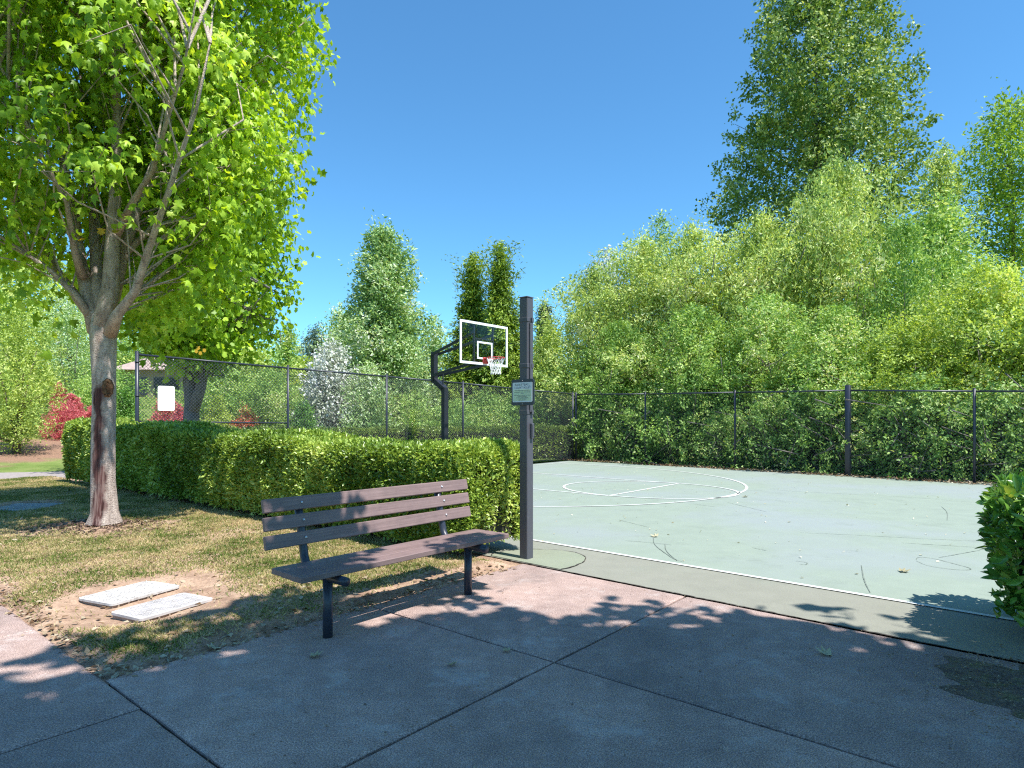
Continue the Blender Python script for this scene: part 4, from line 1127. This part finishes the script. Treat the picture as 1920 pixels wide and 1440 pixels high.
# shrubs filling in behind the fence and hedge
fill = tree('shrub', 'loose grey green shrub left of the windblown tree behind the fence', 'shrub', (0, 0, 0), 2.6, 1.7, P_BUSH, 'shrub', 420, 24, .11, up=.45, L=.7, spread=.18, seed=141, z0=.02, trunk_r=.04, stems=4, group='loose shrubs behind the hoop fence')
proto_used = False
for label, px, Y, sc, rz in (('loose grey green shrub under the white blossom tree', 640, 29.5, 1.0, 0), ('loose grey green shrub left of the hoop pole behind the fence', 768, 25.5, 1.0, 1.2), ('loose grey green shrub right of the hoop pole behind the fence', 862, 25, .9, 2.2),
                         ('loose grey green shrub at the foot of the twin conifer', 905, 27, 1.05, 3.3), ('loose grey green shrub left of the square post behind the fence', 958, 26, 1.0, 4.1), ('loose grey green shrub right of the square post, left of the fence corner', 1020, 26.5, 1.1, 5.0),
                         ('loose grey green shrub behind the small round headed tree', 520, 33, 1.2, .6), ('loose grey green shrub beside the house', 440, 34, 1.25, 1.7), ('loose grey green shrub right of the house', 385, 36, 1.0, 2.9), ('loose grey green shrub behind the fence end post', 200, 30, 1.1, 3.9), ('loose grey green shrub low at the left edge behind the bark bed', -10, 25, 1.0, 2.5)):
    o = fill if not proto_used else copy_tree(fill); proto_used = True
    x = (px - CX)/F*Y; o.location = (x, Y, float(terr(np.array(x), np.array(Y)))); o.scale = (sc, sc, sc); o.rotation_euler.z = rz; o['label'] = label

# --- bushes and trees behind the far fence
WB = [tree('willow_bush', 'w', 'bush', (0, 0, 0), 7.0, 2.6, P_BUSH, 'willow', 1250, 36, .135, width=.36, up=.35, L=.9, spread=.15, twigs=140, seed=201, z0=.02, trunk_r=.1, stems=5, nlimb=26, lobes=.26, dirw=.9),
      tree('willow_bush', 'w', 'bush', (0, 0, 0), 7.0, 2.6, P_BUSH, 'shrub', 800, 40, .13, width=.45, up=.45, L=.8, spread=.16, twigs=160, seed=211, z0=.02, trunk_r=.1, stems=5, nlimb=26, lobes=.22, dirw=.8),
      tree('willow_bush', 'w', 'bush', (0, 0, 0), 7.0, 2.6, P_BUSH, 'lime', 900, 38, .13, width=.5, up=.45, L=.8, spread=.16, twigs=200, seed=221, z0=.02, trunk_r=.1, stems=5, nlimb=30, lobes=.22, dirw=.8, bark='bark')]
used = [False]*3
for k, label, px, Y, top, hw in ((0, 'pale grey green willow bush at the left end of the far fence', 1112, 26.5, 487, 75), (0, 'olive willow bush with feathery top, next right of the pale left end bush', 1205, 26, 428, 80),
        (1, 'darker green bush low in front of the two left willow bushes', 1165, 24.2, 590, 70), (0, 'tall olive willow bush below the left edge of the dark poplar', 1300, 24.5, 408, 92),
        (1, 'grey green bush low behind the fence left of the thick fence post', 1300, 22.0, 560, 88), (0, 'yellowish willow bush under the middle of the dark poplar', 1430, 23.5, 385, 92), (1, 'mid green bush behind the thick fence post', 1440, 20.5, 540, 92),
        (0, 'tallest feathery green bush rising in front of the dark poplar', 1570, 22.5, 285, 84), (1, 'leafy bush right of the thick fence post', 1570, 18.8, 560, 95), (1, 'bright green bush under the drooping tree right of the poplar', 1690, 20.5, 400, 88),
        (2, 'lime green bush low near the right fence post', 1700, 17.6, 585, 95), (2, 'large lime green bush with bare twigs at the right edge', 1850, 17.2, 478, 120), (2, 'lime green bush right of the last fence post', 1985, 15.8, 520, 120)):
    o = WB[k] if not used[k] else copy_tree(WB[k]); used[k] = True
    d = by_px(px, Y, top + 12, hw*(1.45 if k == 0 else 1.3)); o.location = d['base']; o.scale = (d['R']/2.6, d['R']/2.6, d['height']/7.0); o.rotation_euler.z = random.uniform(0, 6.28)
    tag(o, label, group='bushes behind the far fence')
LB = tree('low_shrub', 'l', 'shrub', (0, 0, 0), 2.4, 1.5, P_BUSH, 'under', 210, 34, .10, width=.5, up=.35, L=.55, spread=.13, twigs=110, seed=231, z0=.0, trunk_r=.03, stems=4, lobes=.2)
first = True
lowlabels = ['low shrub against the far fence at its left corner', 'low shrub against the far fence by the second post', 'low shrub against the far fence between second and third posts', 'low shrub against the far fence at the third post',
             'low shrub against the far fence right of the third post', 'low shrub against the far fence left of the thick post', 'low shrub against the far fence right of the thick post', 'low shrub against the far fence midway from thick post to right post',
             'low shrub against the far fence left of the right post', 'low shrub against the far fence right of the right post', 'low shrub against the far fence above the right hedge']
pxs = (1095, 1170, 1240, 1330, 1420, 1515, 1620, 1695, 1770, 1870, 1960)
fd = norm(FB1 - FB0); fn = np.array([-fd[1], fd[0]])
if fn @ np.array([1, 1]) < 0: fn = -fn
for lab, px in zip(lowlabels, pxs):
    o = LB if first else copy_tree(LB); first = False
    p = on_line(px, FB0, FB1) + fn*random.uniform(1.0, 1.5); s = random.uniform(.8, 1.25)
    o.location = (p[0], p[1], -.03); o.scale = (s*.9, s*.9, s); o.rotation_euler.z = random.uniform(0, 6.28); tag(o, lab, group='low shrubs along the far fence')
T('poplar_tree', 'huge dark poplar towering above the bushes into the top of the photo', 'tree', 1535, 38, -150, 176, [(0, .7), (.15, .95), (.34, 1.05), (.5, 1.0), (.7, .84), (.88, .56), (1, .18)], 'poplar', 2000, 42, .21, width=.75, up=.35, L=1.6, spread=.27, seed=301, z0=.2, trunk_r=.4, nlimb=60, lobes=.16, shell=.45, droop=.4)
T('locust_tree', 'bright green open crowned tree with bare limbs at the upper right edge', 'tree', 1895, 25, 190, 105, [(0, .3), (.2, .45), (.45, .6), (.6, .95), (.78, 1.05), (.92, .7), (1, .25)], 'locust', 420, 30, .17, width=.45, up=.4, L=1.1, spread=.3, seed=302, z0=.42, trunk_r=.2, nlimb=40, lobes=.25)
T('drooping_tree', 'olive drooping tree between the dark poplar and the upper right tree', 'tree', 1765, 25, 262, 62, P_COL, 'willow', 700, 28, .18, width=.3, up=.5, L=1.2, spread=.18, seed=303, z0=.3, droop=.9, lobes=.25, dirw=.8)
T('broadleaf_tree', 'rich green tree below the drooping tree on the right', 'tree', 1770, 23, 370, 90, P_BUSH, 'shrub', 700, 26, .16, up=.4, L=1.0, spread=.3, seed=304, z0=.1, lobes=.25)
T('broadleaf_tree', 'bluish wispy tree top just above the second left willow bush', 'tree', 1240, 31, 395, 50, P_ELL, 'silver', 300, 20, .17, up=.8, L=1.3, spread=.25, seed=305, z0=.2, lobes=.2)
T('broadleaf_tree', 'whitish leaved tree top peeping over the left end willow bush', 'tree', 1140, 31, 460, 70, P_ELL, 'blossom', 260, 20, .17, up=.6, L=1.2, spread=.25, seed=306, z0=.3, lobes=.2)

# distant woods closing the horizon
r = np.random.default_rng(91)
nsh = 2600; px = r.uniform(-500, 2500, nsh); Y = r.uniform(62, 80, nsh); x = (px - CX)/F*Y; zb = terr(x, Y)
hh = 6 + 2.5*np.sin(px*.02) + 1.5*np.sin(px*.05 + 1); z = zb + hh*r.uniform(0, 1, nsh)**.8
P1 = np.stack([x, Y, z], -1); P0 = P1 - norm(r.normal(0, .5, (nsh, 3)) + [0, 0, .8])*2.2
o = link('far_wood', spray('far_wood', P0, P1, 18, .9, .6, .5, T_RHOMB, 92), 'shrub'); tag(o, 'far belt of woodland closing the view behind everything', 'woodland', kind='stuff')

# tree behind the camera whose shade lies on the concrete
SH = tree('broadleaf_tree', 'leafy tree outside the photo whose shade falls on the concrete', 'tree', (3.35, -1.3, -.03), 9.0, 3.9, P_ELL, 'maple_leaf', 3200, 26, .21, width=.95, tmpl=T_MAPLE_S, up=.3, L=.9, spread=.3, seed=401, z0=.45, trunk_r=.2, nlimb=20, shell=.45, lobes=.1, squash=(1.18, 1.0))

# unseen low sprays added to the same tree to dapple the bench
SL = np.array(SH.location); mbq = MB(); A0 = []; A1 = []; rq = np.random.default_rng(5)
Sd = np.array([.76*.4695, -.65*.4695, .8829]); Sd = Sd/np.linalg.norm(Sd)
for (u_, v_, z_, rad, k_) in ((2.78, 4.0, .75, .20, 9), (2.30, 3.98, .8, .10, 4), (2.35, 3.7, .47, .16, 6), (3.62, 3.62, .47, .15, 6)):
    p = np.array(uv(u_, v_, z_)); c_ = p + Sd*((5.0 - z_)/Sd[2])
    mbq.tube([(SL[0], SL[1], 4.2), ((SL[0] + c_[0])/2, (SL[1] + c_[1])/2, 5.3), c_], [.05, .03, .008], 6)
    for _ in range(k_):
        q0 = c_ + rq.normal(0, rad, 3); A0.append(q0); A1.append(q0 + rq.normal(0, .12, 3))
link('dapple_foliage', spray('dapple_foliage', np.array(A0) - SL, np.array(A1) - SL, 14, .09, .15, .95, T_MAPLE_S, 406, .3, .6, tip=.9), 'maple_leaf', SH)
mbq.build('dapple_branch', 'bark', SH)

# ================================================================== HOUSE on the hill
hx = at(282, 745, 46); hx[2] = float(terr(np.array(hx[0]), np.array(46.))) - .1
rhs = thing('house', hx, 'low tan house with brown roof and white chimney on the hill behind the fence', 'house')
def hb(dx, dy, dz): return hx + np.array([dx, dy, dz])
m = MB(); m.box(hb(.5, 3, 1.1), (6.2, 5, 2.2)); m.build('wall', 'stucco', rhs)
m = MB(); a = [hb(-3.2, -.1, 2.2), hb(4.2, -.1, 2.2), hb(4.2, 6.1, 2.2), hb(-3.2, 6.1, 2.2), hb(-.8, 3, 3.7), hb(1.8, 3, 3.7)]
m.add(a, [(0, 1, 5, 4), (1, 2, 5), (2, 3, 4, 5), (3, 0, 4), (3, 2, 1, 0)]); rf = m.build('roof', 'roof', rhs)
m = MB(); m.box(hb(1.1, 1.6, 3.5), (1.5, 1.3, 1.5)); m.build('chimney', 'chimney', rf)
for dx in (-1.4, .9):
    m = MB(); m.box(hb(dx, .47, 1.0), (1.8, .08, 1.3)); m.build('window', 'dark', rhs)

# ================================================================== LITTER
def fallen(px, py, s, rz, mat='fallen', label='', group='', name='fallen_leaf'):
    p = G(px, py, .004); q = T_MAPLE[0].copy(); q = (q - [0, .4, 0])*s
    q[:, 2] = np.abs(q[:, 2])*1.1
    me = bpy.data.meshes.new(name); me.from_pydata(q.tolist(), [], T_MAPLE[1]); me.update()
    o = link(name, me, mat, None, (p[0], p[1], .008)); o.rotation_euler = (random.uniform(-.2, .2), random.uniform(-.2, .2), rz)
    tag(o, label, 'leaf', group)
for px, py, s, lab in ((592, 1231, .085, 'pale dry maple leaf lying on the shaded concrete in front of the bench leg'), (1546, 1226, .10, 'curled pale maple leaf alone on the shaded concrete right of the slab joints'),
                       (950, 1221, .06, 'small green maple leaf on the concrete slab left of the crossing joints'), (848, 1247, .06, 'small yellow green leaf on the concrete in front of the bench middle'),
                       (400, 1217, .09, 'yellowish leaf at the corner edge between soil and concrete'), (330, 1100, .085, 'yellow leaf resting on the soil between the two pale utility lids'),
                       (1228, 1006, .10, 'pale leaf on the court among the curved scuffs'), (1695, 1072, .10, 'reddish leaf on the court near the lower right scuff'), (1397, 932, .11, 'tan leaf on the court at the tip of the painted arc')):
    fallen(px, py, s, random.uniform(0, 6), 'fallen', lab, 'fallen leaves')
def litter(name, P, size, mat, label, seed, w=.6):
    r = np.random.default_rng(seed); n_ = len(P)
    D = norm(np.stack([r.normal(0, 1, n_), r.normal(0, 1, n_), r.normal(0, .2, n_)], -1)); Nn = norm(np.stack([r.normal(0, .3, n_), r.normal(0, .3, n_), np.ones(n_)], -1))
    o = link(name, leaves_mesh(name, P, D, Nn, size*r.uniform(.4, 1.4, n_), w, T_RHOMB), mat); tag(o, label, 'leaf litter', kind='stuff'); return o
r = np.random.default_rng(17)
t = r.uniform(-.05, 1.35, 5200); w = np.abs(r.normal(0, .16, 5200))*np.where(r.uniform(0, 1, 5200) > .5, -1.1, 1.6) + .0
B = FB0 + (FB1 - FB0)*t[:, None] + fn*w[:, None]
litter('leaf_litter', np.stack([B[:, 0], B[:, 1], r.uniform(.006, .03, 5200)], -1), .07, 'dead', 'brown leaf litter along the foot of the far fence', 18)
# specks on the court, patio and lawn
k = 420; pu = r.uniform(6, 17, k); pv = r.uniform(-3, 9, k)
litter('court_speck', np.stack([pu*U[0] + pv*V[0], pu*U[1] + pv*V[1], np.full(k, .01)], -1), .035, 'fallen', 'small pale petals and specks scattered over the court', 19)
k = 700; pu = r.uniform(1.0, 4.9, k); pv = r.uniform(.0, 4.0, k)
litter('pavement_speck', np.stack([pu*U[0] + pv*V[0], pu*U[1] + pv*V[1], np.full(k, .004)], -1), .014, 'dead', 'tiny crumbs and bits scattered over the concrete', 20)
k = 1500; a = r.uniform(0, 6.28, k); rad = .16 + np.abs(r.normal(0, .42, k)); xx = TR[0] + np.cos(a)*rad*1.35 - .1; yy = TR[1] + np.sin(a)*rad*.85
litter('mulch', np.stack([xx, yy, lawn_z(xx, yy) + .008], -1), .05, 'mulch', 'dark bark mulch scattered round the foot of the near maple', 29, .45)
k = 900; pu = r.uniform(1.2, 4.6, k); pv = 3.96 + r.uniform(0, 1, k)**1.5*9
xx = pu*U[0] + pv*V[0]; yy = pu*U[1] + pv*V[1]
litter('lawn_litter', np.stack([xx, yy, lawn_z(xx, yy) + .012], -1), .05, 'dead', 'dry leaf bits scattered over the worn lawn', 23)
k = 700; tt_ = r.uniform(0, 1, k); e1 = r.uniform(0, 1, k) > .45
pu = np.where(e1, 1.24 + r.normal(.06, .05, k), 1.3 + tt_*3.4); pv = np.where(e1, 4.0 + tt_*4.5, 4.0 + r.normal(.04, .06, k))
xx = pu*U[0] + pv*V[0]; yy = pu*U[1] + pv*V[1]
litter('edge_debris', np.stack([xx, yy, np.maximum(lawn_z(xx, yy), 0) + .008], -1), .045, 'dead', 'leaf crumbs and debris along the edge of the lawn', 24)
# soil bed with moss at the right, on the end of the concrete
mb = MB(); c = G(2050, 1325)[:2]; ring = []
for kx in range(160):
    a = 2*math.pi*kx/160; rad = .55 + .08*math.sin(3*a + 1) + .05*math.sin(7*a) + .035*math.sin(13*a + 2) + .02*math.sin(23*a) + random.uniform(-.008, .008)
    ring.append(c + np.array([math.cos(a)*rad*1.05, math.sin(a)*rad*1.1]))
nr_ = len(ring)
vs = [(*p, .0015) for p in ring] + [(*(c + (p - c)*.8), .010 + random.uniform(0, .008)) for p in ring] + [(*(c + (p - c)*.45), .022 + random.uniform(0, .014)) for p in ring] + [(*c, .035)]
fs = [(k_*nr_ + i, k_*nr_ + (i + 1) % nr_, (k_ + 1)*nr_ + (i + 1) % nr_, (k_ + 1)*nr_ + i) for k_ in (0, 1) for i in range(nr_)] + [(2*nr_ + i, 2*nr_ + (i + 1) % nr_, 3*nr_) for i in range(nr_)]
mb.add(vs, fs)
m_, nt, b = new_mat('mossy_soil'); p = pos(nt); f = noise(nt, 9, 6, p, .7); f2 = noise(nt, 70, 4, p)
cc = ramp(nt, [(.35, (.12, .085, .065)), (.5, (.19, .145, .11)), (.62, (.17, .15, .07)), (.75, (.28, .22, .17))], f)
cc = mix(nt, .7, cc, ramp(nt, [(.3, (.5, .5, .5)), (.7, (1.5, 1.5, 1.5))], f2), 'MULTIPLY'); nt.links.new(cc, b.inputs['Base Color']); b.inputs['Roughness'].default_value = 1
bump(nt, b, f2, 1.0, .03); M['moss'] = m_
structure(mb.build('soil_bed', 'moss', None, True))
k = 1700; a = r.uniform(0, 6.28, k); rad = .56 + r.normal(0, .17, k)
litter('bed_litter', np.stack([c[0] + rad*np.cos(a), c[1] + rad*np.sin(a), np.maximum(.004, .03 + .01*r.uniform(0, 1, k) - .03*rad)], -1), .022, 'dead', 'dead leaves and needles on the dark soil patch at lower right', 25, .3)
mb = MB()
for i in range(40):
    a = random.uniform(0, 6.28); rd = random.uniform(0, .6); p = np.array([c[0] + rd*math.cos(a), c[1] + rd*math.sin(a), .035 - .03*rd]); d = random.uniform(0, 6.28); L = random.uniform(.05, .16)
    mb.tube([p, p + np.array([math.cos(d)*L*.5, math.sin(d)*L*.5, .012]), p + np.array([math.cos(d + .3)*L, math.sin(d + .3)*L, .0])], .002, 4)
tag(mb.build('twig_litter', 'bark'), 'thin twigs lying on the dark soil patch at lower right', 'twigs', kind='stuff')

# ================================================================== CAMERA, LIGHT, SKY
cam = bpy.data.cameras.new('camera'); co = bpy.data.objects.new('camera', cam); COL.objects.link(co)
co.location = (0, 0, H); co.rotation_euler = (math.radians(90), 0, 0)
cam.sensor_width = 36; cam.lens = 36*F/1920; cam.shift_y = (HY - 720)/1920; cam.clip_start = .05; cam.clip_end = 3000
SC.camera = co
EL = math.radians(62); AZ = np.array([.76, -.65]); AZ = AZ/np.linalg.norm(AZ)
S = Vector((AZ[0]*math.cos(EL), AZ[1]*math.cos(EL), math.sin(EL)))
sun = bpy.data.lights.new('sun', 'SUN'); sun.energy = 4.2; sun.angle = math.radians(.53); sun.color = (1, .985, .94)
so = bpy.data.objects.new('sun', sun); COL.objects.link(so); so.rotation_euler = S.to_track_quat('Z', 'Y').to_euler(); so.location = (20, -20, 40)
w = bpy.data.worlds.new('World'); SC.world = w; w.use_nodes = True; nt = w.node_tree
sky = nt.nodes.new('ShaderNodeTexSky'); sky.sky_type = 'NISHITA'; sky.sun_disc = False
sky.sun_elevation = EL; sky.sun_rotation = math.atan2(AZ[0], AZ[1]); sky.air_density = 1.0; sky.dust_density = .1; sky.ozone_density = 4.0; sky.altitude = 300
bg = nt.nodes['Background']; bg.inputs['Strength'].default_value = .142
nt.links.new(mix(nt, 1.0, sky.outputs[0], (.43, .745, .84), 'MULTIPLY'), bg.inputs['Color'])
SC.view_settings.view_transform = 'Standard'; SC.view_settings.look = 'None'; SC.view_settings.exposure = 1.0; SC.view_settings.gamma = 1
SC.cycles.use_denoising = False; SC.cycles.filter_width = 1.2; SC.cycles.sample_clamp_indirect = 6
SC.cycles.max_bounces = 7; SC.cycles.diffuse_bounces = 3; SC.cycles.transmission_bounces = 5; SC.cycles.transparent_max_bounces = 8
